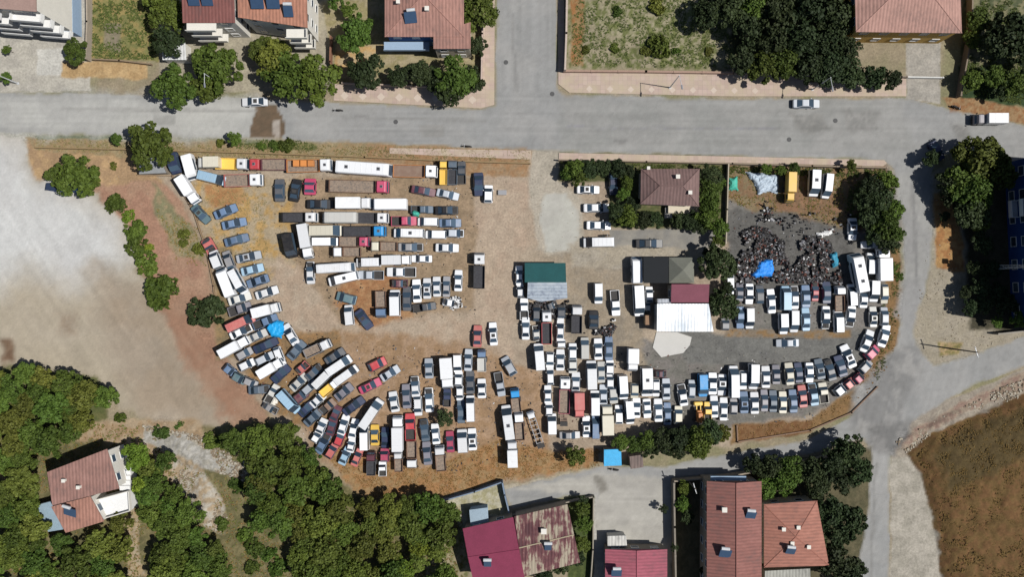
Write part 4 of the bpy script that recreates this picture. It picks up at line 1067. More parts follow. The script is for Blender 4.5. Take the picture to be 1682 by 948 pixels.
# motorcycles
def motorcycle(px, py, hd, label):
    g = W(px, py); r = empty("motorcycle", (g[0], g[1], 0), math.radians(hd)); tag(r, label, "motorcycle", "motorcycles on the public road")
    for x in (.68, -.62): MB().cyl((x, -.06, .31), (x, .06, .31), .31, n=14).cyl((x, -.08, .31), (x, .08, .31), .08, n=8).build("wheel", RUBBER, r)
    MB().box(.1, 0, .72, .55, .26, .26, 0, bev=.08).box(-.1, 0, .42, .5, .3, .3, 0, bev=.05).cyl((.68, .1, .31), (.45, .1, .95), .03).cyl((.68, -.1, .31), (.45, -.1, .95), .03).box(-.62, 0, .66, .45, .2, .06, 0, bev=.02).build("body", PM['K'], r)
    MB().box(-.35, 0, .82, .62, .28, .10, 0, bev=.04).build("seat", RUBBER, r)
    MB().cyl((.42, -.36, 1.0), (.42, .36, 1.0), .025).build("handlebar", STEEL, r)
motorcycle(767, 241, 175, "dark motorcycle at the lower edge of the road above the row of trucks")
motorcycle(556, 182, 178, "small motorcycle on the road below the two big roadside trees")
motorcycle(1568, 177, -20, "dark motorcycle by the driveway left of the white boxed pickup")
motorcycle(993, 397.5 - 10, 5, "small motorbike parked just above the white van in the forecourt")
motorcycle(1008, 771, 175, "motorbike on the lower road beside the bright blue shed")

def crate(px, py, sx, sy, mat, label, z=1.05, h=.9):
    x, y = W(px, py, z + h); o = MB().box(0, 0, h / 2, sx * S, sy * S, h, 0, bev=.04).box(0, 0, h * .5, sx * S * 1.03, .1, h * .9, 0).build("crate", [mat]); o.location = (x, y, z); tag(o, label, "crate", "orange crates in the top row"); return o
for i, px_ in enumerate((486, 498, 510)): crate(px_, 268, 10, 10, PM['O'], "orange crate, %s from the left on the dark truck bed in the top row" % ORD[i])
crate(825, 316, 14, 8, PM['G'], "grey metal box lying on the dirt right of the small white car", 0.0, .5)

# ------------------------------------------------------------ buildings
TILE = {}
def tile(hexs, ax=0, st=1.6, sec=None, rough=0.8):
    k = (hexs, ax, st, sec)
    if k not in TILE:
        c_ = alb(hexs); st_ = tuple(.62 * x + .02 for x in c_)
        if st and hexs not in ('8c5260', '8f3a56', '1f5a5c', '9fb6c4', 'a8bccb', '2c3c58', '2f8fc8', 'a3a6a8', 'a58468'): TILE[k] = streaky("roof_" + hexs, (st_, c_, tuple(min(.8, x * 1.18 + .01) for x in c_)), 1 - ax, 2.2, 3.0, 0.8, (.36, .5, .66)); return TILE[k]
        TILE[k] = surf("roof_" + hexs, alb(hexs), rough, 0.18, 0.8, stripes=st, axis=ax, second=alb(sec) if sec else None, world=False, secamt=(0.45, 0.62))
    return TILE[k]
WALL = {h: surf("wall_" + h, alb(h), 0.9, 0.10, 0.7) for h in ("e8e4da", "d8cdb8", "f2f2f0", "c9b08c", "4a6ea0", "9db4cc", "a89c8c", "d8b060", "23529a", "1c4482")}
def lerp(a, b, t): return Vector(a) * (1 - t) + Vector(b) * t
def shrink(P, d):
    n = len(P); c = sum((Vector((x, y)) for x, y in P), Vector((0, 0))) / n; out = []
    for i in range(n):
        a, b, e = Vector(P[i - 1]), Vector(P[i]), Vector(P[(i + 1) % n]); u = (b - a).normalized(); v = (e - b).normalized()
        n1 = Vector((-u.y, u.x)); n2 = Vector((-v.y, v.x)); s = n1 + n2
        k = d / max(0.3, 1 + n1.dot(n2)); out.append(tuple(b + s * k))
    return out
def ccw(P): 
    a = sum(P[i][0] * P[(i + 1) % len(P)][1] - P[(i + 1) % len(P)][0] * P[i][1] for i in range(len(P))); return P if a > 0 else P[::-1]
def windows(root, P, h, floors, every=3.0, sides=None, wz=1.3, ww=1.3):
    n = len(P)
    for i in range(n):
        if sides is not None and i not in sides: continue
        a, b = Vector(P[i]), Vector(P[(i + 1) % n]); L = (b - a).length
        if L < 2.4: continue
        u = (b - a) / L; nn = Vector((u.y, -u.x)); k = max(1, int(L / every)); ang = math.atan2(u.y, u.x)
        for f in range(floors):
            for j in range(k):
                p = a + u * (L * (j + .5) / k) + nn * .03; z = h * (f + .55) / floors
                fr = MB()
                for sx in (-1, 1): fr.box(p.x + u.x * sx * ww / 2, p.y + u.y * sx * ww / 2, z, .09, .12, wz + .1, 0, rz=ang)
                for sz in (-1, 1): fr.box(p.x, p.y, z + sz * wz / 2, ww - .1, .12, .09, 0, rz=ang)
                fo = fr.build("window", [WALL["f2f2f0"]], root)
                MB().box(p.x, p.y, z, ww - .1, .05, wz - .1, 0, rz=ang).build("pane", GLASS, fo)
def roof_pts(px, h): return ccw([W(x, y, h) for x, y in px])
def house(name, label, px, h, wall, kind, hexs, rise=1.4, floors=1, wallin=.35, cat="house", sec=None, ridge=None, win=True, sides=None, mat=None, group=None):
    """px: eave corners in the survey grid as they stand at height h"""
    R = roof_pts(px, h); r = empty(name, (0, 0, 0)); tag(r, label, cat, group)
    Wp = shrink(R, wallin) if wallin else R
    MB().prism(Wp, -.05, h + (.0 if kind != 'flat' else -.12)).build("wall", [WALL[wall]], r)
    u = (Vector(R[1]) - Vector(R[0])); long0 = u.length >= (Vector(R[2]) - Vector(R[1])).length if len(R) == 4 else True
    if ridge is not None: long0 = ridge
    n = len(R); mb = MB(); th = .14
    if kind == 'flat':
        mb.prism(R, h - .12, h + .12)
    elif n == 4:
        A, B, C, D = [Vector((*p, h)) for p in R]
        if not long0: A, B, C, D = B, C, D, A
        m0, m1 = (D + A) / 2, (B + C) / 2                       # ridge runs from side DA to side BC
        w_ = (D - A).length / 2; L = (m1 - m0).length
        up = Vector((0, 0, rise))
        if kind == 'gable': e0, e1 = m0 + up, m1 + up
        elif kind == 'shed': e0 = e1 = None
        else:
            t = min(.499, w_ / L); e0, e1 = m0.lerp(m1, t) + up, m0.lerp(m1, 1 - t) + up
        dn = Vector((0, 0, -th))
        if kind == 'shed':
            D2, C2 = D + up, C + up; vs = [A, B, C2, D2]; fs = [(0, 1, 2, 3)]
            vs += [v + dn for v in vs]; fs += [(7, 6, 5, 4), (0, 4, 5, 1), (1, 5, 6, 2), (2, 6, 7, 3), (3, 7, 4, 0)]
        else:
            vs = [A, B, C, D, e0, e1] + [v + dn for v in (A, B, C, D)]
            fs = [(0, 1, 5, 4), (2, 3, 4, 5), (1, 2, 5), (3, 0, 4), (9, 8, 7, 6), (0, 6, 7, 1), (1, 7, 8, 2), (2, 8, 9, 3), (3, 9, 6, 0)]
        mb.add(vs, fs)
        if kind in ('hip', 'gable'):
            rc = MB().cyl(e0 + Vector((0, 0, .03)), e1 + Vector((0, 0, .03)) + Vector((.001, 0, 0)), .11, n=6) if (e1 - e0).length > .2 else MB()
            if kind == 'hip':
                for p, q in ((A, e0), (D, e0), (B, e1), (C, e1)): rc.cyl(p, q, .09, n=5)
            if rc.v: rc.build("ridge_cap", [tile(hexs, 0, 0)], r)
    ax = 0 if abs(u.x) > abs(u.y) else 1
    if not long0: ax = 1 - ax
    ro = mb.build("roof", [mat or tile(hexs, ax, 1.7, sec)], r)
    if win: windows(r, Wp, h, floors, sides=sides)
    return r, ro
def chimney(ro, px, py, h, s=.55, top=.9):
    x, y = W(px, py, h); MB().box(x, y, h, s, s, top * 2, 0).box(x, y, h + top + .03, s + .16, s + .16, .08, 0).build("chimney", [WALL["e8e4da"]], ro)
def solar(ro, px, py, h, w=2.0, d=1.6, ang=0.0):
    x, y = W(px, py, h); mb = MB(); q = [(-w / 2, -d / 2, .15), (w / 2, -d / 2, .15), (w / 2, d / 2, 1.0), (-w / 2, d / 2, 1.0)]
    c, s_ = math.cos(ang), math.sin(ang); q = [(x + a * c - b * s_, y + a * s_ + b * c, h + z) for a, b, z in q]
    mb.slab(q, .08); mb.build("solar_panel", [SOLAR], ro)
    tx, ty = x - (d / 2 + .25) * -s_, y + (d / 2 + .25) * c
    MB().cyl((tx - .7 * c, ty - .7 * s_, h + 1.15), (tx + .7 * c, ty + .7 * s_, h + 1.15), .28, n=10).cyl((tx, ty, h - .2), (tx, ty, h + .9), .05, n=5).build("water_tank", [STEEL], ro)
SOLAR = surf("solar_glass", (0.03, 0.055, 0.10), 0.2, 0.2, 2.0, spec=0.6)

# pink and brown tiled houses
r, ro = house("house", "brown hip roofed house among hedges in the centre right of the lot", [(1053, 277), (1149, 277), (1148, 339), (1052, 335)], 4.6, "d8cdb8", 'hip', '7d6460', 1.5, 1)
chimney(ro, 1112, 291, 5.2); chimney(ro, 1132, 317, 5.2, .5); chimney(ro, 1064, 277, 4.6, .4)
MB().box(*W(1120, 345), .8, 5.5, 1.4, 1.6, 0).build("porch", [WALL["d8cdb8"]], r)
MB().box(*W(1097, 351), .25, 1.3, 1.6, .5, 0).box(*W(1097, 346), .5, 1.3, .9, 1.0, 0).build("steps", [CONC], r)
r, ro = house("house", "brown red gabled house wing with dark solar panels at the top edge", [(300, -30), (386, -30), (386, 37), (300, 37)], 9.0, "e8e4da", 'shed', '865650', .6, 3, .3, ridge=True)
for x in (320, 342): solar(ro, x, 2, 9.3, 1.9, 1.5)
r, ro = house("house", "orange roofed white house with solar panels and blue shaded balconies at the top", [(391, -30), (505, -30), (505, 45), (391, 28)], 9.0, "e8e4da", 'shed', 'b5806a', .5, 3, .3, ridge=True)
for x in (424, 450): solar(ro, x, 6, 9.3, 2.2, 1.7)
solar(ro, 475, 20, 9.2, 1.6, 1.6)
for f in range(3):
    z = 2.9 + 2.9 * f; x, y = W(493, 52, 9.0)
    MB().box(x - .6, y - .3, z, 3.6, 1.7, .18, 0).box(x - .6, y - 1.1, z + .45, 3.6, .1, .8, 0).box(x + 1.15, y - .3, z + .45, .1, 1.5, .8, 0).build("balcony", [WALL["e8e4da"]], r)
    x, y = W(330, 42, 9.0)
    MB().box(x, y - .2, z, 5.0, 1.5, .18, 0).box(x, y - .9, z + .45, 5.0, .1, .8, 0).build("balcony", [WALL["e8e4da"]], r)
r, ro = house("house", "pink tiled house with one tilted solar panel beside the crossroads", [(632, -60), (762, -60), (762, 60), (632, 60)], 6.5, "4a6ea0", 'hip', 'a87e72', 1.3, 2, .35)
house_wing, wro = house("house_wing", "pink tiled wing stepping forward from the crossroads house", [(712, 55), (773, 36), (773, 80), (712, 80)], 6.3, "d8cdb8", 'flat', 'a87e72', 0, 2, .2)
solar(ro, 675, 30, 6.9, 2.1, 1.7, .1); chimney(ro, 702, 16, 7.3, .6); chimney(ro, 655, 5, 6.9, .5)
MB().box(*W(668, 76, 3), 3.0, 8.0, 1.6, .2, 0).box(W(668, 76, 3)[0], W(668, 76, 3)[1] - .8, 3.4, 8.0, .1, .8, 0).build("balcony", [WALL["9db4cc"]], r)
r, ro = house("house", "pale pink hip roofed house at the top right beside the dark trees", [(1403, -60), (1576, -60), (1580, 54), (1406, 52)], 7.0, "d8b060", 'hip', 'b48c80', 1.8, 2)
# apartment blocks
def block(label, ground_px, h, floors, wall, roofhex, bal_sides, belt=None, wsides=None):
    P = ccw([W(x, y) for x, y in ground_px]); r = empty("apartment_building"); tag(r, label, "apartment block")
    MB().prism(P, -.05, h).build("wall", [WALL[wall]], r)
    MB().prism(shrink(P, -.5), h, h + .25).build("roof", [tile(roofhex, 0, 0)], r)
    fh = h / floors
    for i in range(len(P)):
        a, b = Vector(P[i]), Vector(P[(i + 1) % len(P)]); L = (b - a).length; u = (b - a) / L; nn = Vector((u.y, -u.x)); ang = math.atan2(u.y, u.x)
        if i in bal_sides:
            for f in range(1, floors):
                for t0, wd in bal_sides[i]:
                    m = a + u * (L * t0); z = f * fh
                    c = m + nn * .75; bb = MB().box(c.x, c.y, z, wd, 1.5, .18, 0, rz=ang)
                    e = m + nn * 1.45; bb.box(e.x, e.y, z + .5, wd, .1, .9, 0, rz=ang)
                    for s in (-1, 1): e = c + u * (s * (wd / 2 - .05)); bb.box(e.x, e.y, z + .5, .1, 1.4, .9, 0, rz=ang)
                    bb.build("balcony", [WALL["f2f2f0"]], r)
    windows(r, P, h, floors, 3.6, sides=wsides, wz=1.5, ww=1.7); return r
blk = block("tall white and blue apartment block with stacked balconies at the top left corner", [(-160, -90), (132, -90), (134, 60), (-10, 48), (-160, 46)], 14.5, 5, "e8e4da", 'a58a80',
      {0: [(.5, 9)], 1: [(.84, 5.2), (.40, 5.0)]}, wsides=(0, 1, 3))
PX_ = ccw([W(x, y) for x, y in [(-160, -90), (132, -90), (134, 60), (-10, 48), (-160, 46)]])
MB().prism(shrink(PX_, -.06), -.05, 3.0).build("plinth", [WALL["9db4cc"]], blk)
blk2 = block("tall blue sided apartment block at the right edge above the junction", [(1650, 268), (1860, 285), (1872, 560), (1662, 528)], 15.0, 5, "1c4482", '9a8a80', {3: [(.3, 3)], 0: [(.3, 3)]})
# bottom houses
r, ro = house("house", "pink roofed house in the wood with a white terrace", [(80, 775), (178, 737), (196, 803), (86, 831)], 6.0, "e8e4da", 'shed', '9c766c', .5, 2, .3, ridge=True)
for x, y in ((107, 789), (131, 800)): chimney(ro, x, y, 6.3, .45, .6)
w2, wr2 = house("house_wing", "lower pink roofed wing with solar panels left of the white terrace", [(86, 832), (150, 815), (171, 857), (108, 876)], 5.0, "e8e4da", 'shed', 'aa7c6c', .4, 2, .2, ridge=True, cat="house wing")
solar(wr2, 118, 840, 5.3, 2.2, 1.6, -.3)
P = ccw([W(x, y, 3.2) for x, y in ((140, 826), (214, 806), (216, 838), (158, 855))]); t = empty("terrace"); tag(t, "white roof terrace attached to the pink house in the wood", "terrace")
MB().prism(P, -.05, 3.2).build("floor", [WALL["f2f2f0"]], t); 
for i in range(4):
    a, b = Vector(P[i]), Vector(P[(i + 1) % 4]); m = (a + b) / 2; MB().box(m.x, m.y, 3.6, (b - a).length, .14, .8, 0, rz=math.atan2((b - a).y, (b - a).x)).build("parapet", [WALL["e8e4da"]], t)
P = [W(x, y, 3) for x, y in ((185, 740), (204, 737), (214, 806), (197, 806))]
t = empty("outside_stair"); tag(t, "white external stair down the right side of the pink house", "staircase")
st = MB()
for i in range(9):
    a = lerp(P[0], P[3], i / 9); b = lerp(P[1], P[2], i / 9); c2 = lerp(P[1], P[2], (i + 1) / 9); d2 = lerp(P[0], P[3], (i + 1) / 9)
    st.prism([tuple(a), tuple(b), tuple(c2), tuple(d2)], -.05, .4 + i * .33)
st.build("steps", [WALL["f2f2f0"]], t)
house("lean_to", "pale blue flat roofed lean-to left of the pink house in the wood", [(53, 832), (84, 824), (104, 870), (80, 874)], 2.6, "e8e4da", 'flat', '9fb6c4', 0, 1, .15, cat="lean-to", win=False)
r, ro = house("house", "crimson metal roofed house at the bottom with a shiny water tank", [(760, 869), (843, 850), (862, 952), (778, 958)], 4.2, "a89c8c", 'gable', '8f3a56', .9, 1, .25, ridge=True)
solar(ro, 801, 925, 4.9, 1.3, 1.2)
r, ro = house("barn", "rust streaked metal roofed barn joined to the crimson roofed house", [(845, 849), (932, 829), (953, 925), (860, 948)], 4.0, "a89c8c", 'gable', 'b9ac90', .7, 1, .2, cat="barn", ridge=True, win=False, mat=streaky("rust_streaked_metal", (alb('583338'), alb('74484a'), alb('aca08c')), 1, 1.4, 7.0, .7, (.42, .50, .56)))
chimney(ro, 893, 872, 4.5, .8, .6); solar(ro, 900, 898, 4.4, 1.2, 1.2)
house("tank_room", "pale blue flat roofed block above the crimson roofed house", [(771, 838), (801, 834), (803, 860), (773, 864)], 2.6, "9db4cc", 'flat', 'a8bccb', 0, 1, .1, cat="outbuilding", win=False)
r, ro = house("house", "bright pink gabled roof at the bottom edge beside the concrete court", [(994, 903), (1096, 903), (1096, 1010), (994, 1010)], 4.0, "a89c8c", 'gable', 'a65a68', .8, 1, .25, ridge=False)
solar(ro, 1012, 940, 4.5, 1.8, 1.4)
house("shed", "small white ribbed shed above the bright pink gabled roof", [(998, 881), (1028, 880), (1030, 898), (998, 899)], 2.5, "e8e4da", 'flat', 'd4d2cc', 0, 1, .1, cat="shed", win=False)
r, ro = house("house", "long dusty red gabled house at the bottom with two solar water heaters", [(1161, 791), (1251, 791), (1251, 1010), (1161, 1010)], 6.5, "a89c8c", 'gable', '906058', 1.3, 2, .3, ridge=False)
solar(ro, 1232, 845, 7.1, 1.7, 1.3, -.1); solar(ro, 1190, 908, 7.2, 2.0, 1.5, -.1); chimney(ro, 1188, 836, 7.1, .7)
MB().box(*W(1196, 786, 4.5), 4.6, 6.2, .8, .2, 0).build("canopy", [WALL["9db4cc"]], r)
r, ro = house("house", "orange pink hip roofed house right of the long red house", [(1255, 829), (1342, 823), (1362, 930), (1255, 933)], 5.0, "d8cdb8", 'hip', 'a87262', 1.2, 1, .3)
for x, y in ((1286, 869), (1310, 866), (1300, 892), (1327, 898)): chimney(ro, x, y, 5.7, .5, .5)
solar(ro, 1297, 904, 5.7, 1.6, 1.2, -.1)
house("shed", "grey corrugated shed at the bottom edge under the hip roofed house", [(1256, 938), (1330, 934), (1332, 975), (1256, 978)], 2.6, "a89c8c", 'shed', 'a8a8a0', .2, 1, .1, cat="shed", win=False)
# yard sheds
r, ro = house("shed", "dark green flat roofed office shed left of centre", [(862, 432), (929, 432), (930, 464), (862, 464)], 3.0, "a89c8c", 'flat', '1f5a5c', 0, 1, .15, cat="shed")
r, ro = house("shed", "patchy grey roofed lean-to below the dark green shed", [(867, 464), (931, 464), (932, 490), (889, 496), (866, 490)], 2.7, "a89c8c", 'flat', 'a9b4c0', 0, 1, .15, cat="lean-to", win=False, mat=streaky("patched_sheet", (alb('6d7488'), alb('a9b4c0'), alb('bcc4cc')), 0, .9, 1.0, .8, (.36, .48, .6)))
def canopy(label, px, h, hexs, kind='flat', rise=0):
    R = roof_pts(px, h); r = empty("canopy"); tag(r, label, "canopy")
    for x, y in shrink(R, .3): MB().cyl((x, y, -.05), (x, y, h), .07, n=6).build("post", STEEL, r)
    mb = MB()
    if kind == 'flat': mb.prism(R, h, h + .08)
    else:
        c = sum((Vector(p) for p in R), Vector((0, 0))) / 4; vs = [(*p, h) for p in R] + [(c.x, c.y, h + rise)] + [(*p, h - .08) for p in R]
        mb.add(vs, [(0, 1, 4), (1, 2, 4), (2, 3, 4), (3, 0, 4), (8, 7, 6, 5), (0, 5, 6, 1), (1, 6, 7, 2), (2, 7, 8, 3), (3, 8, 5, 0)])
    mb.build("cover", [tile(hexs, 0, 0)], r); return r
canopy("black flat canopy right of the tall white box beside the yard office", [(1057, 423), (1098, 423), (1098, 465), (1057, 465)], 3.2, '171b20')
canopy("grey green pyramid canopy right of the black flat canopy", [(1099, 423), (1140, 423), (1140, 465), (1099, 465)], 3.2, '75766c', 'pyr', 1.3)
r, ro = house("workshop", "dull crimson metal roofed workshop above the white roof", [(1102, 467), (1164, 467), (1164, 497), (1102, 497)], 4.2, "a89c8c", 'shed', '8c5260', .5, 1, .15, cat="workshop", ridge=True)
r, ro = house("workshop", "brilliant white metal roofed workshop above the concrete pad", [(1079, 499), (1163, 499), (1172, 545), (1079, 545)], 3.9, "e8e4da", 'shed', 'f4f6f8', .4, 1, .15, cat="workshop", ridge=True, win=False, mat=streaky("white_roof_metal", ((.40, .45, .50), (.66, .68, .70), (.82, .82, .82)), 1, .45, 14.0, .5, (.36, .48, .56)))
house("shed", "small grey white lean-to at the top left corner of the white workshop", [(1080, 491), (1102, 491), (1102, 498), (1080, 498)], 3.7, "a89c8c", 'flat', 'b8bcc4', 0, 1, .05, cat="lean-to", win=False)
P = [W(x, y) for x, y in ((1078, 546), (1112, 546), (1136, 554), (1133, 567), (1122, 580), (1086, 587), (1072, 571))]
tag(MB().prism(P, -.05, .12).build("concrete_pad", [surf("pad_concrete", alb('cdcbc6'), 0.9, 0.06, 0.8)]), kind="structure")
house("shed", "white roofed garden hut beside the roadside trees at the top left", [(267, 71), (305, 70), (306, 98), (267, 98)], 2.6, "e8e4da", 'shed', 'dfe0e0', .3, 1, .1, cat="hut", win=False, ridge=True)
house("shed", "bright blue tarpaulin shed beside the lower road", [(992, 739), (1020, 738), (1021, 765), (992, 766)], 2.4, "a89c8c", 'flat', '2f8fc8', 0, 1, .08, cat="shed", win=False, mat=surf("blue_tarp", (0.03, 0.28, 0.52), 0.5, 0.25, 1.2, 0.3))
house("shed", "rickety grey brown shack right of the bright blue shed", [(1034, 750), (1055, 747), (1057, 768), (1036, 771)], 2.2, "a89c8c", 'shed', '7c6c66', .2, 1, .08, cat="shack", win=False)
house("shed", "grey slab roofed hut at the top left corner of the lot under a tree", [(229, 262), (262, 258), (273, 284), (229, 286)], 2.2, "a89c8c", 'flat', 'a3a6a8', 0, 1, .1, cat="hut", win=False)
house("container", "dark blue container half hidden by a bush on the pale gravel", [(77, 300), (124, 302), (124, 315), (75, 312)], 2.4, "23529a", 'flat', '2c3c58', 0, 1, .03, cat="container", win=False)
house("shed", "rusty brown crate shed between the white workshop and the long white van", [(1060, 518), (1070, 518), (1070, 534), (1060, 534)], 2.2, "c9b08c", 'flat', 'a58468', 0, 1, .05, cat="crate", win=False)
# ------------------------------------------------------------ walls and fences
def wall(name, label, px, h=1.8, t=.22, hexs=None, cat="wall", mat=None):
    mb = MB(); P = [Vector(W(*p)) for p in px]
    for i in range(len(P) - 1):
        a, b = P[i], P[i + 1]; L = (b - a).length; n = max(1, int(L / 4)); ang = math.atan2((b - a).y, (b - a).x)
        u = (b - a) / L
        m = (a + b) / 2; mb.box(m.x, m.y, h / 2 - .05, L, t, h + .1, 0, rz=ang)
        for j in range(n + 1):
            p = a + u * (L * j / n); mb.box(p.x, p.y, h / 2 + .03, t + .05, t + .05, h + .05, 0, rz=ang)
    o = mb.build(name, [mat or surf("masonry_" + (hexs or "b0a494"), alb(hexs or "b0a494"), 0.9, 0.2, 1.2)]); tag(o, label, cat); return o
wall("boundary_wall", "low stone wall along the top of the lot below the main road", [(62, 243), (235, 247), (420, 252), (600, 259), (760, 266), (870, 269)], 0.8, .2, "96805e")
wall("boundary_wall", "leaning block wall down the left edge of the vehicle lot", [(228, 288), (284, 289), (318, 345), (340, 410), (352, 470), (356, 520)], .5, .14, "9c8468")
wall("boundary_wall", "block wall in front of the brown roofed house along the pavement", [(918, 264), (1060, 267), (1200, 270), (1330, 274), (1452, 277)], 1.3, .2, "9a8a78")
wall("boundary_wall", "low wall between the hedged garden and the scrap corner", [(1194, 272), (1192, 345), (1190, 400)], 1.2, .2, "b5ab98")
wall("boundary_wall", "tall wall on the left side of the empty plot above the crossroads", [(931, -60), (929, 60), (927, 118)], 2.2, .3, "c4b4a8")
wall("boundary_wall", "brick wall along the foot of the empty plot above the pavement", [(927, 118), (1060, 119), (1200, 121)], 0.9, .35, "a88c7c")
wall("boundary_wall", "garden wall beside the crossroads below the pink tiled house", [(794, -40), (793, 60), (791, 143)], 1.9, .22, "c8b4a8")
wall("boundary_wall", "low garden wall below the pink tiled house and its trees", [(564, 138), (680, 143), (790, 146)], 1.0, .22, "b8a494")
wall("boundary_wall", "short brick wall between the white house and the sandy yard", [(546, 64), (545, 105), (556, 128)], 1.6, .25, "8a6450")
wall("boundary_wall", "wall between the overgrown plot and the building site", [(150, -60), (151, 40), (149, 100)], 1.8, .25, "a89c8c")
wall("boundary_wall", "low wall under the overgrown plot beside the sandy verge", [(158, 99), (200, 101), (250, 107)], 1.0, .22, "8c7a64")
wall("boundary_wall", "wall with railing around the paved corner garden at the bottom", [(728, 820), (780, 805), (825, 789), (829, 810), (836, 838)], 1.7, .2, "8090a4")
wall("boundary_wall", "blind wall north of the rust streaked barn along the lane", [(838, 846), (905, 828), (974, 814), (973, 900), (966, 1000)], 1.3, .2, "a0988a")
wall("boundary_wall", "dark walled passage right of the concrete court", [(1103, 790), (1104, 860), (1107, 1000)], 2.4, .3, "8c8478")
wall("boundary_wall", "long wall above the long red gabled house along the lower road", [(1104, 787), (1200, 778), (1340, 752), (1395, 738)], 2.0, .25, "a09484")
wall("boundary_wall", "low kerb wall bounding the lot beside the curved lower road", [(1210, 700), (1211, 726), (1330, 707), (1398, 678), (1440, 636)], 0.3, .2, "8a7260")
wall("boundary_wall", "side wall of the driveway beside the pale pink hip roofed house", [(1589, -40), (1588, 60), (1575, 130), (1570, 160)], 1.8, .25, "8a7c6c")
wall("boundary_wall", "low wall on the left of the driveway at the top right", [(1488, 128), (1545, 129)], 0.9, .2, "e0e0dc")
wall("boundary_wall", "long dark wall at the foot of the shaded plot at the right edge", [(1632, 548), (1690, 542), (1800, 520)], 1.6, .25, "9a948a")
wall("boundary_wall", "short wall in front of the dark trees above the upper pavement", [(1205, 122), (1330, 124), (1486, 128)], 1.0, .2, "8c8074")
# ------------------------------------------------------------ lamps, poles
def lamp(px, py, ang, label, h=8.5, arm=1.8):
    x, y = W(px, py); r = empty("street_lamp", (x, y, 0), math.radians(ang)); tag(r, label, "street lamp", "street lamps")
    MB().cyl((0, 0, -.1), (0, 0, h), .12, .06, n=8).box(0, 0, .1, .4, .4, .25, 0).build("pole", STEEL, r)
    MB().cyl((0, 0, h - .1), (arm, 0, h + .3), .05, n=6).build("arm", STEEL, r)
    MB().box(arm + .3, 0, h + .3, .75, .28, .14, 0, bev=.05).build("lamp_head", [HATCH], r)
lamp(1100, 144, -80, "street lamp on the upper pavement below the empty plot")
lamp(30, 137, -80, "street lamp at the edge of the building site at the top left")
lamp(365, 141, -85, "street lamp rising through the roadside trees at the top left")
lamp(1334, 147, -85, "street lamp in front of the dark trees above the silver car")
def pole(px, py, label, h=8.5):
    x, y = W(px, py); r = empty("utility_pole", (x, y, 0), .3); tag(r, label, "utility pole", "utility poles")
    MB().cyl((0, 0, -.1), (0, 0, h), .16, .10, n=8).build("pole", surf("pole_wood", (0.12, .1, .08), .9), r)
    MB().box(0, 0, h - .5, .12, 1.9, .12, 0).build("crossarm", [STEEL], r)
    for s in (-.8, 0, .8): MB().cyl((0, s, h - .45), (0, s, h - .2), .05, n=6).build("insulator", [WALL["e8e4da"]], r)
pole(1562, 573, "utility pole standing at the right hand road junction")
pole(1128, 788, "utility pole by the lower road above the concrete court", 7)
x, y = W(1622, 440); mr = empty("antenna_mast", (x, y, 0)); tag(mr, "thin lattice mast in the shade of the tall blue block", "mast")
m = MB()
for a in range(3):
    c, s_ = math.cos(a * 2.094), math.sin(a * 2.094); c2, s2 = math.cos((a + 1) * 2.094), math.sin((a + 1) * 2.094)
    m.cyl((c * .5, s_ * .5, 0), (c * .2, s_ * .2, 12), .04, n=5)
    for k in range(8): z = k * 1.5; r0 = .5 - z * .025; m.cyl((c * r0, s_ * r0, z), (c2 * (r0 - .03), s2 * (r0 - .03), z + 1.5), .025, n=4)
m.build("lattice", STEEL, mr)
MB().box(0, 0, 12, .9, .9, .5, 0, bev=.1).build("antenna", [WALL["f2f2f0"]], mr)

for i, (px_, py_, lb) in enumerate(((831, 102, "round manhole cover in the side street above the crossroads"), (907, 154, "manhole cover near the pavement corner at the crossroads"), (1372, 198, "manhole cover in the main road right of the silver car"), (1296, 229, "manhole cover in the main road above the orange bus"), (650, 200, "manhole cover in the main road below the diamond paving"))):
    x, y = W(px_, py_); tag(MB().cyl((x, y, 0), (x, y, .03), .42, n=14).build("manhole_cover", [surf("cast_iron", (.06, .06, .06), .7, .3)]), lb, "manhole cover")

# ------------------------------------------------------------ trees and shrubs
def leaf_mat(name, lo, hi):
    m, n, l, b = nmat(name)
    oi = n.new("ShaderNodeObjectInfo"); g = n.new("ShaderNodeNewGeometry")
    t = noise(n, l, 0.9, 4, 0.7, g.outputs["Position"]); t2 = noise(n, l, 5.0, 2, 0.6, g.outputs["Position"])
    c = ramp(n, l, t.outputs[0], 0.32, 0.68, lo, hi).outputs[0]
    c = mix(n, l, 0.5, c, ramp(n, l, t2.outputs[0], 0.3, 0.7, tuple(x * .25 for x in lo), tuple(x * 1.45 for x in hi)).outputs[0])
    hv = n.new("ShaderNodeHueSaturation"); l.new(c, hv.inputs["Color"])
    a = n.new("ShaderNodeMapRange"); a.inputs[3].default_value = 0.475; a.inputs[4].default_value = 0.515; l.new(oi.outputs["Random"], a.inputs[0]); l.new(a.outputs[0], hv.inputs["Hue"])
    a2 = n.new("ShaderNodeMapRange"); a2.inputs[3].default_value = 0.55; a2.inputs[4].default_value = 1.05
    m3 = n.new("ShaderNodeMath"); m3.operation = 'FRACT'; m4 = n.new("ShaderNodeMath"); m4.operation = 'MULTIPLY'; m4.inputs[1].default_value = 13.7
    l.new(oi.outputs["Random"], m4.inputs[0]); l.new(m4.outputs[0], m3.inputs[0]); l.new(m3.outputs[0], a2.inputs[0]); l.new(a2.outputs[0], hv.inputs["Value"])
    l.new(hv.outputs[0], b.inputs["Base Color"]); b.inputs["Roughness"].default_value = 0.7; b.inputs["Specular IOR Level"].default_value = 0.2
    return m
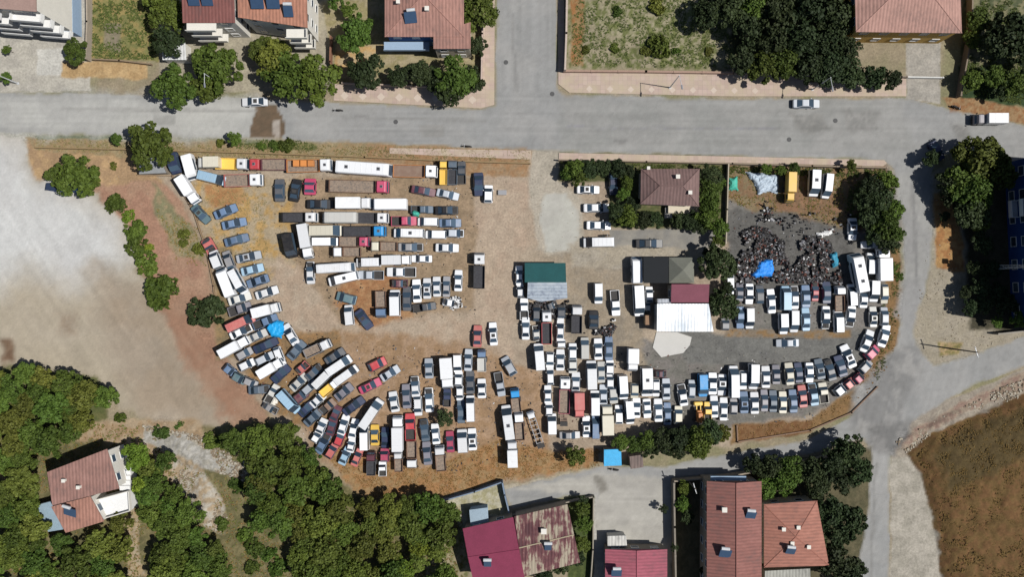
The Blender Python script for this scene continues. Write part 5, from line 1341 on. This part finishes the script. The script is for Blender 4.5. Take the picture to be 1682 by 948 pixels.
LEAF = {'g': leaf_mat("leaf_green", (0.022, 0.046, 0.008), (0.092, 0.138, 0.020)), 'd': leaf_mat("leaf_dark", (0.011, 0.022, 0.009), (0.040, 0.060, 0.019)),
        'o': leaf_mat("leaf_olive", (0.036, 0.056, 0.009), (0.130, 0.152, 0.025)), 'b': leaf_mat("leaf_bright", (0.060, 0.110, 0.010), (0.18, 0.25, 0.026))}
BARK = surf("bark", (0.10, 0.075, 0.055), 0.9, 0.4, 3)
def crown_mesh(seed, n=3300, flat=.95, leaf=.070):
    r = np.random.RandomState(seed); nb = r.randint(26, 36); C = []
    for i in range(nb):
        a = r.rand() * 6.283; q = (r.rand() ** .5) * .90; C.append((q * math.cos(a), q * math.sin(a), (r.rand() * .9 - .1) * flat * (1.05 - q), .11 + .17 * r.rand() * (1.15 - q * .5)))
    C += [(0, 0, .25 * flat, .52), (.3 * math.cos(seed), .3 * math.sin(seed), .2, .40), (-.35 * math.cos(seed), -.3 * math.sin(seed), .15, .38)] * 2
    nb = len(C); C = np.array(C); k = r.randint(0, nb, n); d = r.randn(n, 3); d[:, 2] = np.abs(d[:, 2]) * 1.0 - .25; d /= np.linalg.norm(d, axis=1)[:, None]
    rad = C[k, 3] * (0.62 + .52 * r.rand(n)); p = C[k, :3] + d * rad[:, None] * np.array([1, 1, flat * 1.05])
    nrm = d + r.randn(n, 3) * .55; nrm /= np.linalg.norm(nrm, axis=1)[:, None]
    t = np.cross(nrm, r.randn(n, 3)); t /= np.linalg.norm(t, axis=1)[:, None]; b = np.cross(nrm, t)
    s = leaf * (.6 + .8 * r.rand(n))[:, None]; q = [p + t * s + b * s * .2, p + b * s * .8, p - t * s, p - b * s * .8 + nrm * s * .3]
    V = np.stack(q, 1).reshape(-1, 3); F = np.arange(n * 4).reshape(n, 4)
    me = bpy.data.meshes.new("crown"); me.from_pydata([tuple(v) for v in V.tolist()], [], [tuple(f) for f in F.tolist()]); me.materials.append(LEAF['g']); return me
CROWNS = [crown_mesh(s) for s in range(7)]; SHRUBS = [crown_mesh(40 + s, 900, .6, .12) for s in range(3)]
def trunk_mesh(seed):
    r = random.Random(seed); m = MB().cyl((0, 0, -.05), (.02, .01, .55), .055, .04, n=8)
    for i in range(5):
        a = i * 1.257 + r.random(); m.cyl((0.02, .01, .5), (.42 * math.cos(a), .42 * math.sin(a), .95 + r.random() * .2), .028, .010, n=6)
    return m.mesh("trunk", [BARK])
TRUNKS = [trunk_mesh(s) for s in range(3)]
NT = [0]
def tree(px, py, r, kind='g', label=None, group=None, name="tree", shrub=False, cat="tree"):
    R = r * S; h = R * (.55 if shrub else 1.0) + (0 if shrub else 1.2)      # height of the crown's middle
    x, y = W(px, py, h + R * .2); o = empty(name, (x, y, 0), rnd.random() * 6.283); NT[0] += 1
    tag(o, label, cat, group)
    z = h - R * .15 if not shrub else R * .15
    c = put("crown", rnd.choice(SHRUBS if shrub else CROWNS), o, LEAF[kind], (R * 1.04, R * rnd.uniform(.94, 1.1), R * rnd.uniform(.85, 1.1)))
    c.location = (0, 0, z)
    t = put("trunk", rnd.choice(TRUNKS), o, None, (R * .8, R * .8, max(.3, z / .75))); return o
def grove(phrase, items, ax, noun="tree", kindw=None, shrub=False, name="tree", cat=None):
    words = {'g': 'green', 'd': 'dark green', 'o': 'olive green', 'b': 'light green'}
    items = sorted(items, key=(lambda e: e[0]) if ax == 'left' else (lambda e: e[1]))
    for i, (x, y, r, k) in enumerate(items):
        big = "broad " if r >= 32 else ("small " if r < 17 else "")
        tree(x, y, r, k, "%s%s %s, %s from %s %s" % (big, words[k], noun, ordn(i), ax, phrase), "%ss %s" % (noun, phrase), name, shrub, cat or noun)
grove("beside the main road at the top", [(278, 138, 37, 'g'), (352, 108, 40, 'g'), (445, 98, 34, 'o'), (472, 126, 38, 'g'), (523, 130, 42, 'g'), (338, 140, 26, 'g')], 'left')
grove("in the plots at the top left", [(121, 82, 21, 'g'), (272, 22, 30, 'g'), (275, 62, 28, 'd'), (430, 80, 22, 'o'), (8, 127, 10, 'g'), (10, 80, 8, 'g'), (263, -12, 30, 'g')], 'left')
grove("around the pink tiled crossroads house", [(583, 50, 32, 'g'), (600, 115, 30, 'd'), (573, 15, 14, 'g'), (655, 124, 20, 'd'), (690, 120, 24, 'd'), (716, 128, 20, 'd'), (748, 124, 34, 'g'), (740, 146, 26, 'd'), (772, 130, 22, 'd'), (787, 16, 32, 'g'), (783, 74, 17, 'd'), (548, -6, 18, 'g')], 'left')
grove("in the empty plot above the upper pavement", [(963, 80, 8, 'o'), (1010, 78, 9, 'o'), (1062, 82, 9, 'o'), (1015, 16, 10, 'g'), (1086, 72, 20, 'o'), (1080, 8, 16, 'o'), (1165, 83, 8, 'o'), (1112, 83, 8, 'g')], 'left', "bush", shrub=True, name="bush")
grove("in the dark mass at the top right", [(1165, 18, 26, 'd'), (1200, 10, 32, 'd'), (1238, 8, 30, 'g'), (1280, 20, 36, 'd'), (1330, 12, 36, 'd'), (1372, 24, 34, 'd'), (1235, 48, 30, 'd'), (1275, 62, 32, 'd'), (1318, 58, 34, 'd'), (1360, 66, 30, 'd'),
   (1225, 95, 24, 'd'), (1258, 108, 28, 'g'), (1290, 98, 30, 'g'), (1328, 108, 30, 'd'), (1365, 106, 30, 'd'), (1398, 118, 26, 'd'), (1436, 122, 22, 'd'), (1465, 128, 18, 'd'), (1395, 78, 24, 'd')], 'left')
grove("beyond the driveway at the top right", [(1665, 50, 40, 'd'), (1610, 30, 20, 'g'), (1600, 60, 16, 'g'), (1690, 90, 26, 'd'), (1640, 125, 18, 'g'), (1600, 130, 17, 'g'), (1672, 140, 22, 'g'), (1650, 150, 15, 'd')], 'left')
grove("around the hut at the top left of the lot", [(238, 240, 38, 'g'), (117, 289, 36, 'g'), (88, 286, 20, 'g'), (190, 228, 10, 'g'), (384, 227, 13, 'g'), (146, 300, 16, 'g')], 'left')
grove("along the pale gravel left of the lot", [(184, 333, 18, 'g'), (207, 354, 12, 'b'), (218, 378, 19, 'g'), (219, 402, 20, 'g'), (242, 408, 9, 'b'), (234, 432, 22, 'g'), (254, 480, 31, 'g'), (333, 515, 30, 'd')], 'top', "round bush", shrub=True, name="bush", cat="bush")
grove("in the strip between hut and wall", [(300, 385, 10, 'o'), (325, 410, 12, 'o'), (300, 400, 8, 'o'), (185, 272, 7, 'o'), (470, 238, 14, 'g'), (448, 239, 10, 'g'), (428, 240, 8, 'g'), (360, 234, 8, 'o')], 'left', "weedy shrub", shrub=True, name="bush", cat="bush")
grove("in the hedge left of the brown roofed house", [(932, 284, 12, 'g'), (945, 278, 16, 'g'), (952, 292, 14, 'g'), (968, 276, 16, 'd'), (990, 275, 15, 'd'), (1018, 276, 15, 'd'), (1036, 282, 14, 'd'), (1030, 300, 13, 'g'), (1026, 320, 12, 'g'), (1015, 345, 17, 'd'), (1032, 355, 19, 'g'), (1056, 360, 18, 'd'), (1075, 360, 15, 'd'), (1010, 362, 10, 'd'), (1040, 335, 14, 'd')], 'left')
grove("in the hedge right of the brown roofed house", [(1115, 362, 14, 'd'), (1135, 362, 16, 'd'), (1160, 358, 20, 'g'), (1168, 335, 20, 'g'), (1166, 310, 20, 'g'), (1168, 287, 20, 'd'), (1183, 375, 16, 'g'), (1181, 395, 12, 'g'), (1150, 372, 13, 'd'), (1185, 300, 9, 'g')], 'top')
grove("in the tall hedge beside the side road", [(1400, 272, 10, 'o'), (1438, 305, 22, 'd'), (1458, 300, 20, 'g'), (1425, 325, 20, 'd'), (1450, 330, 26, 'd'), (1470, 345, 18, 'g'), (1432, 352, 22, 'd'), (1458, 368, 26, 'g'), (1440, 385, 18, 'd'), (1474, 385, 16, 'g'), (1462, 398, 18, 'd'), (1476, 455, 9, 'g'), (1470, 440, 9, 'g'), (1282, 280, 10, 'g'), (1305, 276, 10, 'g'), (1260, 277, 9, 'g')], 'top')
grove("around the crimson roofed workshop", [(1181, 432, 30, 'd'), (1193, 500, 24, 'd'), (1170, 418, 16, 'd'), (1196, 475, 12, 'd'), (1178, 490, 14, 'd')], 'top')
grove("right of the side road junction", [(1612, 262, 38, 'o'), (1640, 285, 32, 'g'), (1588, 290, 32, 'g'), (1560, 300, 24, 'd'), (1562, 322, 18, 'd'), (1605, 310, 34, 'g'), (1640, 258, 22, 'o'), (1600, 345, 30, 'd'), (1585, 330, 20, 'd'), (1532, 258, 15, 'd'), (1612, 362, 18, 'o')], 'top')
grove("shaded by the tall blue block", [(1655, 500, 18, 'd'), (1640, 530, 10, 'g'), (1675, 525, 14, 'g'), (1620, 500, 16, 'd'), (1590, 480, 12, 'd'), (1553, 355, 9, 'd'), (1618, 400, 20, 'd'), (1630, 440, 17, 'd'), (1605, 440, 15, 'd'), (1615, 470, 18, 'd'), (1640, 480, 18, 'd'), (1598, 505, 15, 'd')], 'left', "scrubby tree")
grove("beside the lower road below the lot", [(1020, 728, 14, 'g'), (1042, 732, 14, 'g'), (1062, 728, 18, 'g'), (1068, 740, 15, 'd'), (1092, 728, 22, 'd'), (1118, 722, 24, 'd'), (1145, 722, 26, 'g'), (1165, 714, 22, 'd'), (1150, 740, 16, 'g'), (1190, 712, 14, 'o'), (1112, 742, 14, 'd'), (943, 751, 18, 'o'), (728, 688, 15, 'd')], 'left')
grove("along the lower road at the bottom right", [(1240, 762, 18, 'd'), (1268, 770, 22, 'd'), (1300, 775, 24, 'g'), (1288, 792, 24, 'g'), (1335, 775, 24, 'd'), (1370, 760, 26, 'd'), (1398, 740, 28, 'd'), (1412, 775, 24, 'd'), (1385, 795, 22, 'd'), (1345, 800, 20, 'd'), (1370, 845, 28, 'd'), (1398, 860, 28, 'd'), (1375, 885, 24, 'd'), (1382, 925, 30, 'd'), (1402, 945, 26, 'd'), (1260, 802, 20, 'g')], 'left')
grove("in the gardens between the bottom houses", [(1125, 802, 12, 'g'), (1122, 828, 13, 'g'), (1128, 850, 12, 'd'), (1160, 940, 10, 'd'), (1108, 900, 8, 'd'), (1090, 838, 8, 'd'), (955, 838, 14, 'g'), (960, 865, 15, 'g'), (956, 895, 14, 'g'), (950, 918, 13, 'd'), (925, 930, 16, 'd'), (895, 945, 16, 'd'), (850, 955, 12, 'd'), (958, 822, 10, 'd')], 'left')
def zone(phrase, poly, n, r0, r1, kinds, ax, seed, noun="tree"):
    r = random.Random(seed); xs = [p[0] for p in poly]; ys = [p[1] for p in poly]; out = []; k = 0
    while len(out) < n and k < 4000:
        k += 1; x, y = r.uniform(min(xs), max(xs)), r.uniform(min(ys), max(ys))
        if sdist(np.array([x]), np.array([y]), poly)[0] > 0: continue
        rr = r.uniform(r0, r1)
        if any((x - a) ** 2 + (y - b) ** 2 < (.62 * (rr + c)) ** 2 for a, b, c, _ in out): continue
        out.append((x, y, rr, r.choice(kinds)))
    grove(phrase, out, ax, noun)
zone("in the wood above the pink roofed house", [(-30, 616), (60, 610), (110, 630), (165, 628), (172, 655), (150, 690), (100, 715), (60, 760), (-30, 770)], 22, 20, 31, "gggo", 'left', 3)
zone("in the wood at the bottom left corner", [(-30, 800), (45, 790), (60, 880), (110, 895), (150, 890), (200, 850), (205, 960), (-30, 975)], 24, 19, 30, "ggoo", 'left', 5)
zone("between the footpath and the rubble", [(218, 748), (268, 744), (275, 775), (255, 800), (222, 800)], 5, 17, 24, "gob", 'left', 8)
zone("in the clump right of the footpath", [(240, 815), (285, 812), (315, 850), (310, 870), (245, 865)], 6, 17, 26, "ggg", 'left', 9)
zone("at the bottom edge right of the footpath", [(245, 888), (320, 882), (370, 908), (385, 965), (245, 965)], 11, 18, 28, "gggo", 'left', 10)
zone("in the upper part of the central wood", [(362, 730), (420, 715), (474, 706), (500, 738), (532, 790), (425, 800), (405, 760)], 17, 20, 30, "gggo", 'left', 12)
zone("in the middle of the central wood", [(415, 806), (540, 796), (578, 840), (560, 890), (430, 868)], 15, 20, 31, "ggo", 'left', 13)
zone("in the lower part of the central wood", [(490, 890), (570, 897), (640, 885), (655, 965), (490, 970)], 13, 20, 31, "ggo", 'left', 14)
zone("beside the crimson roofed house", [(585, 838), (660, 830), (735, 842), (745, 880), (700, 885), (620, 875)], 11, 18, 28, "ggoo", 'left', 15)
zone("at the bottom centre edge", [(655, 895), (735, 890), (740, 965), (665, 965)], 6, 15, 23, "gob", 'left', 16)
for args in [("small green bush in the gap near the central wood", 400, 880, 14), ("olive bush on the dry slope in the gap", 415, 905, 17), ("rounded bush at the edge of the central wood gap", 455, 938, 16), ("round bush on the dry slope below the rubble", 362, 862, 13), ("small bush in the gap at the foot of the central wood", 440, 915, 15), ("lone bush at the bottom edge in the dry gap", 410, 935, 14), ("bush leaning over the rubble from the wood", 385, 800, 13), ("small green bush among the rubble beside the path", 262, 712, 14), ("low bush at the corner of the gravel yard", 195, 688, 10), ("dark bush where the rubble meets the wood", 345, 728, 16), ("lone dark bush on the concrete forecourt verge", 292, 700, 9)]:
    tree(args[1], args[2], args[3], 'g', args[0], "bushes around the rubble", "bush", True, "bush")

# ------------------------------------------------------------ things nobody could count
def scatter(name, poly, n, fn, mats, seed):
    r = np.random.RandomState(seed); xs = [p[0] for p in poly]; ys = [p[1] for p in poly]
    x = r.uniform(min(xs), max(xs), n * 3); y = r.uniform(min(ys), max(ys), n * 3); k = sdist(x, y, poly) < 0
    f = fbm(x / 12, y / 12, seed) > .44; x, y = x[k & f][:n], y[k & f][:n]; V = []; F = []; M = []
    for a, b in zip(x, y): fn(r, (a - CX) * S, (CY - b) * S, a, b, V, F, M)
    me = bpy.data.meshes.new(name); me.from_pydata(V, [], F)
    for m in mats: me.materials.append(m)
    if len(mats) > 1: me.polygons.foreach_set("material_index", M)
    o = bpy.data.objects.new(name, me); COL.objects.link(o); tag(o, kind="stuff"); return o
def hillz(a, b):
    d = sdist(np.array([float(a)]), np.array([float(b)]), HILL)[0]
    return 0.0 if d >= 0 else min(1.0, -d / 30) ** .7 * 1.3 + min(-d / 300, 1) * 1.4
def tuft(size, tall, hill=False):
    def f(r, x, y, a, b, V, F, M):
        z = hillz(a, b) if hill else 0
        for i in range(5):
            t = r.rand() * 6.283; l = size * (.5 + r.rand()); h = tall * (.4 + r.rand() * .8); o = len(V); c, s = math.cos(t), math.sin(t); w = size * .28
            V.extend([(x - s * w, y + c * w, z - .02), (x + s * w, y - c * w, z - .02), (x + c * l + s * w * .5, y + s * l - c * w * .5, z + h), (x + c * l - s * w * .5, y + s * l + c * w * .5, z + h)]); F.append((o, o + 1, o + 2, o + 3)); M.append(int(r.randint(0, 2)))
    return f
PALE = [surf("pale_grass", alb('a39468'), 0.9, 0.25, 1.0), surf("olive_grass", alb('7f7a48'), 0.9, 0.3, 1.0)]
DRY = [surf("dry_grass", alb('a98450'), 0.9, 0.25, 1.0), surf("dead_grass", alb('957448'), 0.9, 0.3, 1.0)]
GRN = [surf("weeds", alb('6a7836'), 0.9, 0.3, 1.0), surf("weeds_dark", alb('49562a'), 0.9, 0.3, 1.0)]
HLG = [surf("hill_grass", alb('8f7340'), 0.9, 0.3, 1.0), surf("hill_grass_dark", alb('5f4f2a'), 0.9, 0.3, 1.0)]
scatter("dry_grass", [(500, 690), (560, 740), (700, 770), (830, 720), (905, 745), (985, 735), (985, 765), (830, 790), (700, 826), (600, 824), (560, 782)], 2600, tuft(.16, .16), DRY, 1)
scatter("dry_grass", [(1210, 704), (1330, 690), (1400, 645), (1455, 560), (1478, 500), (1470, 580), (1436, 636), (1396, 672), (1330, 706), (1212, 724)], 900, tuft(.16, .18), DRY, 2)
scatter("dry_grass", [(60, 228), (870, 247), (870, 264), (240, 256), (60, 246)], 1900, tuft(.14, .16), PALE, 3)
scatter("dry_grass", [(300, 300), (440, 320), (440, 460), (350, 400)], 500, tuft(.13, .12), PALE, 4)
scatter("hill_grass", [(1500, 745), (1560, 702), (1640, 672), (1760, 640), (1760, 1010), (1570, 1010), (1556, 940), (1540, 850), (1520, 780)], 6000, tuft(.16, .14, True), HLG, 5)
scatter("weeds", [(940, 0), (1160, 0), (1200, 60), (1200, 112), (940, 108)], 2600, tuft(.17, .16), GRN, 6)
scatter("weeds", [(152, 0), (250, 0), (258, 98), (152, 96)], 1800, tuft(.17, .2), GRN + [], 7)
scatter("weeds", [(1590, 0), (1700, 0), (1700, 175), (1578, 155)], 2600, tuft(.18, .2), GRN, 8)
scatter("weeds", [(1194, 275), (1460, 276), (1465, 330), (1420, 380), (1300, 350), (1194, 335)], 1200, tuft(.16, .18), GRN[:1] + DRY[:1], 9)
scatter("weeds", [(0, 690), (230, 700), (330, 720), (570, 830), (760, 830), (760, 960), (0, 960)], 6000, tuft(.2, .2), GRN[:1] + DRY[1:], 10)
scatter("weeds", [(380, 228), (520, 232), (520, 248), (380, 244)], 400, tuft(.14, .2), GRN, 11)
scatter("weeds", [(250, 330), (335, 380), (350, 440), (290, 430)], 500, tuft(.14, .14), GRN[:1] + DRY[:1], 12)
def rock(lo, hi):
    def f(r, x, y, a, b, V, F, M):
        s = lo + (hi - lo) * r.rand() ** 2; o = len(V); z = s * .1
        for i, (u, v, w) in enumerate(((-1, -1, -1), (1, -1, -1), (1, 1, -1), (-1, 1, -1), (-.7, -.7, 1), (.7, -.7, 1), (.7, .7, 1), (-.7, .7, 1))):
            V.append((x + u * s * (.6 + .5 * r.rand()), y + v * s * (.6 + .5 * r.rand()), z + w * s * (.5 + .4 * r.rand())))
        for q in ((4, 5, 6, 7), (0, 1, 5, 4), (1, 2, 6, 5), (2, 3, 7, 6), (3, 0, 4, 7)): F.append(tuple(o + i for i in q)); M.append(int(r.randint(0, 2)))
    return f
STN = [surf("pale_stone", alb('b0a898'), 0.9, 0.3, 2.0), surf("brown_stone", alb('8c7c68'), 0.9, 0.3, 2.0)]
scatter("rubble", [(235, 700), (330, 715), (420, 770), (400, 790), (300, 760)], 1400, rock(.08, .32), STN, 21)
scatter("rubble", [(290, 770), (340, 780), (375, 850), (350, 870), (300, 810)], 600, rock(.07, .25), STN, 22)
scatter("rubble", [(1470, 725), (1540, 690), (1690, 615), (1690, 650), (1600, 676), (1540, 706), (1490, 745)], 1600, rock(.08, .30), STN, 23)
scatter("stones", [(40, 240), (230, 262), (330, 400), (350, 480), (440, 690), (330, 720), (250, 480), (150, 320)], 500, rock(.03, .09), STN, 24)
scatter("stones", [(240, 262), (1470, 270), (1470, 560), (1330, 700), (700, 826), (560, 780), (360, 560)], 2500, rock(.03, .10), STN, 25)
scatter("stones", [(1535, 300), (1600, 540), (1690, 548), (1560, 600), (1500, 540)], 500, rock(.04, .14), STN, 26)
# scrap heap
SCR = [surf("scrap_dark", (0.018, 0.016, 0.016), 0.6, 0.6, 2.0), surf("scrap_grey", (0.11, 0.11, 0.12), 0.5, 0.5, 2.0), surf("scrap_rust", (0.10, 0.04, 0.03), 0.8, 0.5, 2.0), surf("scrap_pale", (0.42, 0.42, 0.42), 0.5, 0.3, 2.0)]
def scrapbit(r, x, y, a, b, V, F, M):
    l, w, h = .07 + .38 * r.rand() ** 2.5, .05 + .14 * r.rand(), .05 + .13 * r.rand(); t = r.rand() * 6.283; tilt = r.randn() * .5; c, s = math.cos(t), math.sin(t); o = len(V); z0 = .05 + .6 * r.rand()
    for u, v, q in ((-1, -1, -1), (1, -1, -1), (1, 1, -1), (-1, 1, -1), (-1, -1, 1), (1, -1, 1), (1, 1, 1), (-1, 1, 1)):
        X_, Y_, Z_ = u * l, v * w, q * h + u * l * tilt; V.append((x + X_ * c - Y_ * s, y + X_ * s + Y_ * c, max(-.03, z0 + Z_)))
    m = int(r.choice(4, p=[.71, .16, .09, .04]))
    for q in ((3, 2, 1, 0), (4, 5, 6, 7), (0, 1, 5, 4), (1, 2, 6, 5), (2, 3, 7, 6), (3, 0, 4, 7)): F.append(tuple(o + i for i in q)); M.append(m)
HEAP1 = [(1216, 382), (1240, 372), (1262, 378), (1286, 396), (1290, 420), (1300, 440), (1302, 464), (1214, 466), (1206, 440), (1222, 405)]
HEAP2 = [(1312, 398), (1326, 388), (1362, 398), (1366, 412), (1352, 420), (1378, 434), (1380, 466), (1300, 464), (1304, 440), (1316, 420)]
for h_, sd_, lb in ((HEAP1, 31, "left"), (HEAP2, 33, "right")): scatter("scrap_heap", h_, 3000, scrapbit, SCR, sd_)
scatter("scrap_heap", [(1240, 330), (1270, 330), (1268, 366), (1244, 362)], 60, scrapbit, SCR, 35)
scatter("scrap_heap", [(1250, 345), (1400, 352), (1380, 392), (1300, 390), (1270, 365)], 70, scrapbit, SCR, 36)
def tarp(label, px, h, mat, seed, rug=.25):
    """crumpled sheet thrown over a heap: a closed solid with folds, thinner at the rim"""
    P = [((x - CX) * S, (CY - y) * S) for x, y in px]; x0, x1 = min(p[0] for p in P), max(p[0] for p in P); y0, y1 = min(p[1] for p in P), max(p[1] for p in P)
    st = .18; xs = np.arange(x0, x1 + st, st); ys = np.arange(y0, y1 + st, st); A, B = np.meshgrid(xs, ys); A = A.ravel(); B = B.ravel()
    d = sdist(A, B, P) + (fbm(A * 1.3, B * 1.3, seed) - .5) * .6
    Z = h * np.clip(-d / .5, 0.04, 1) ** .5 + (fbm(A * 1.6, B * 1.6, seed + 3) - .5) * rug * 2 * np.clip(-d, 0, 1); NX = len(xs)
    V = [(a, b, max(.03, z)) for a, b, z in zip(A, B, Z)]; F = []
    for j in range(len(ys) - 1):
        for i in range(NX - 1):
            q = j * NX + i
            if max(d[q], d[q + 1], d[q + NX], d[q + NX + 1]) < .06: F.append((q, q + 1, q + NX + 1, q + NX))
    me = bpy.data.meshes.new("tarp"); me.from_pydata(V, [], F); me.materials.append(mat); me.validate()
    o = bpy.data.objects.new("tarp", me); COL.objects.link(o); sm = o.modifiers.new("thickness", 'SOLIDIFY'); sm.thickness = .03
    tag(o, label, "tarp"); return o
BT = surf("tarp_blue", (0.02, 0.20, 0.62), 0.55, 0.35, 1.5, 0.3); TT = surf("tarp_teal", (0.03, 0.20, 0.30), 0.6, 0.3, 1.5, 0.3)
GT = surf("tarp_grey", (0.36, 0.42, 0.48), 0.6, 0.3, 1.2, 0.3, second=(0.2, 0.26, 0.33)); NT_ = surf("tarp_green", (0.05, 0.33, 0.25), 0.6, 0.3, 1.5)
tarp("bright blue tarp draped over the left side of the scrap heap", [(1243, 428), (1268, 424), (1270, 442), (1268, 456), (1240, 458), (1228, 452), (1240, 444)], 1.1, BT, 1)
tarp("teal tarp at the right end of the scrap heap", [(1361, 416), (1374, 414), (1377, 436), (1366, 440), (1360, 428)], 1.0, TT, 2)
tarp("big crumpled pale grey sheet beside the orange bus", [(1224, 283), (1250, 284), (1279, 288), (1278, 320), (1262, 316), (1244, 320), (1238, 302)], .7, GT, 3, .5)
tarp("green tarp at the left end of the fenced scrap corner", [(1196, 294), (1210, 290), (1212, 314), (1196, 312)], .8, NT_, 4)
tarp("white plastic sheet lying above the scrap heap", [(1340, 382), (1366, 376), (1368, 384), (1346, 392)], .5, WALL["f2f2f0"], 5, .5)
tarp("green sheet over the bed between the third and fourth rows", [(674, 346), (690, 348), (690, 358), (678, 358)], 1.5, NT_, 6)
tarp("bright blue tarp covering a car in the slanted stack", [(438, 538), (445, 529), (458, 525), (467, 528), (471, 545), (464, 556), (448, 554)], 1.75, surf("tarp_azure", (0.01, 0.26, 0.55), 0.5, 0.25, 1.6, 0.3), 7, .2)
tarp("dusty white sheet beside the left lower wrecks", [(430, 660), (448, 654), (455, 640), (460, 655), (452, 668), (436, 666)], .5, WALL["e8e4da"], 8, .4)

scatter("scrap_heap", [(868, 496), (935, 494), (935, 522), (870, 526)], 500, scrapbit, SCR, 41)
scatter("scrap_heap", [(955, 548), (1000, 536), (1008, 524), (1014, 534), (1003, 552), (958, 560)], 420, scrapbit, SCR, 42)
scatter("scrap_heap", [(740, 490), (756, 488), (760, 504), (742, 508)], 90, scrapbit, SCR[3:] + SCR[:3], 43)
def litter(r, x, y, a, b, V, F, M):
    n0 = len(F); scrapbit(r, x, y, a, b, V, F, M)
    k = len(V) - 8
    for i in range(8): V[k + i] = (x + (V[k + i][0] - x) * .55, y + (V[k + i][1] - y) * .55, V[k + i][2] * .2)
scatter("litter", [(450, 290), (790, 290), (790, 520), (560, 530), (450, 420)], 420, litter, SCR, 44)
scatter("litter", [(370, 500), (600, 560), (900, 600), (1100, 560), (1440, 600), (1330, 690), (1000, 720), (740, 780), (560, 770), (450, 680)], 1300, litter, SCR, 45)
scatter("litter", [(1192, 330), (1400, 340), (1400, 540), (1192, 545)], 400, litter, SCR, 46)

scatter("weeds", [(920, 266), (1460, 279), (1462, 292), (1200, 286), (920, 272)], 1300, tuft(.18, .25), GRN, 47)
scatter("weeds", [(1395, 300), (1470, 296), (1478, 420), (1440, 400), (1390, 350)], 900, tuft(.18, .25), GRN, 48)
scatter("weeds", [(1456, 430), (1480, 430), (1470, 560), (1440, 630), (1436, 620)], 400, tuft(.15, .2), GRN, 49)
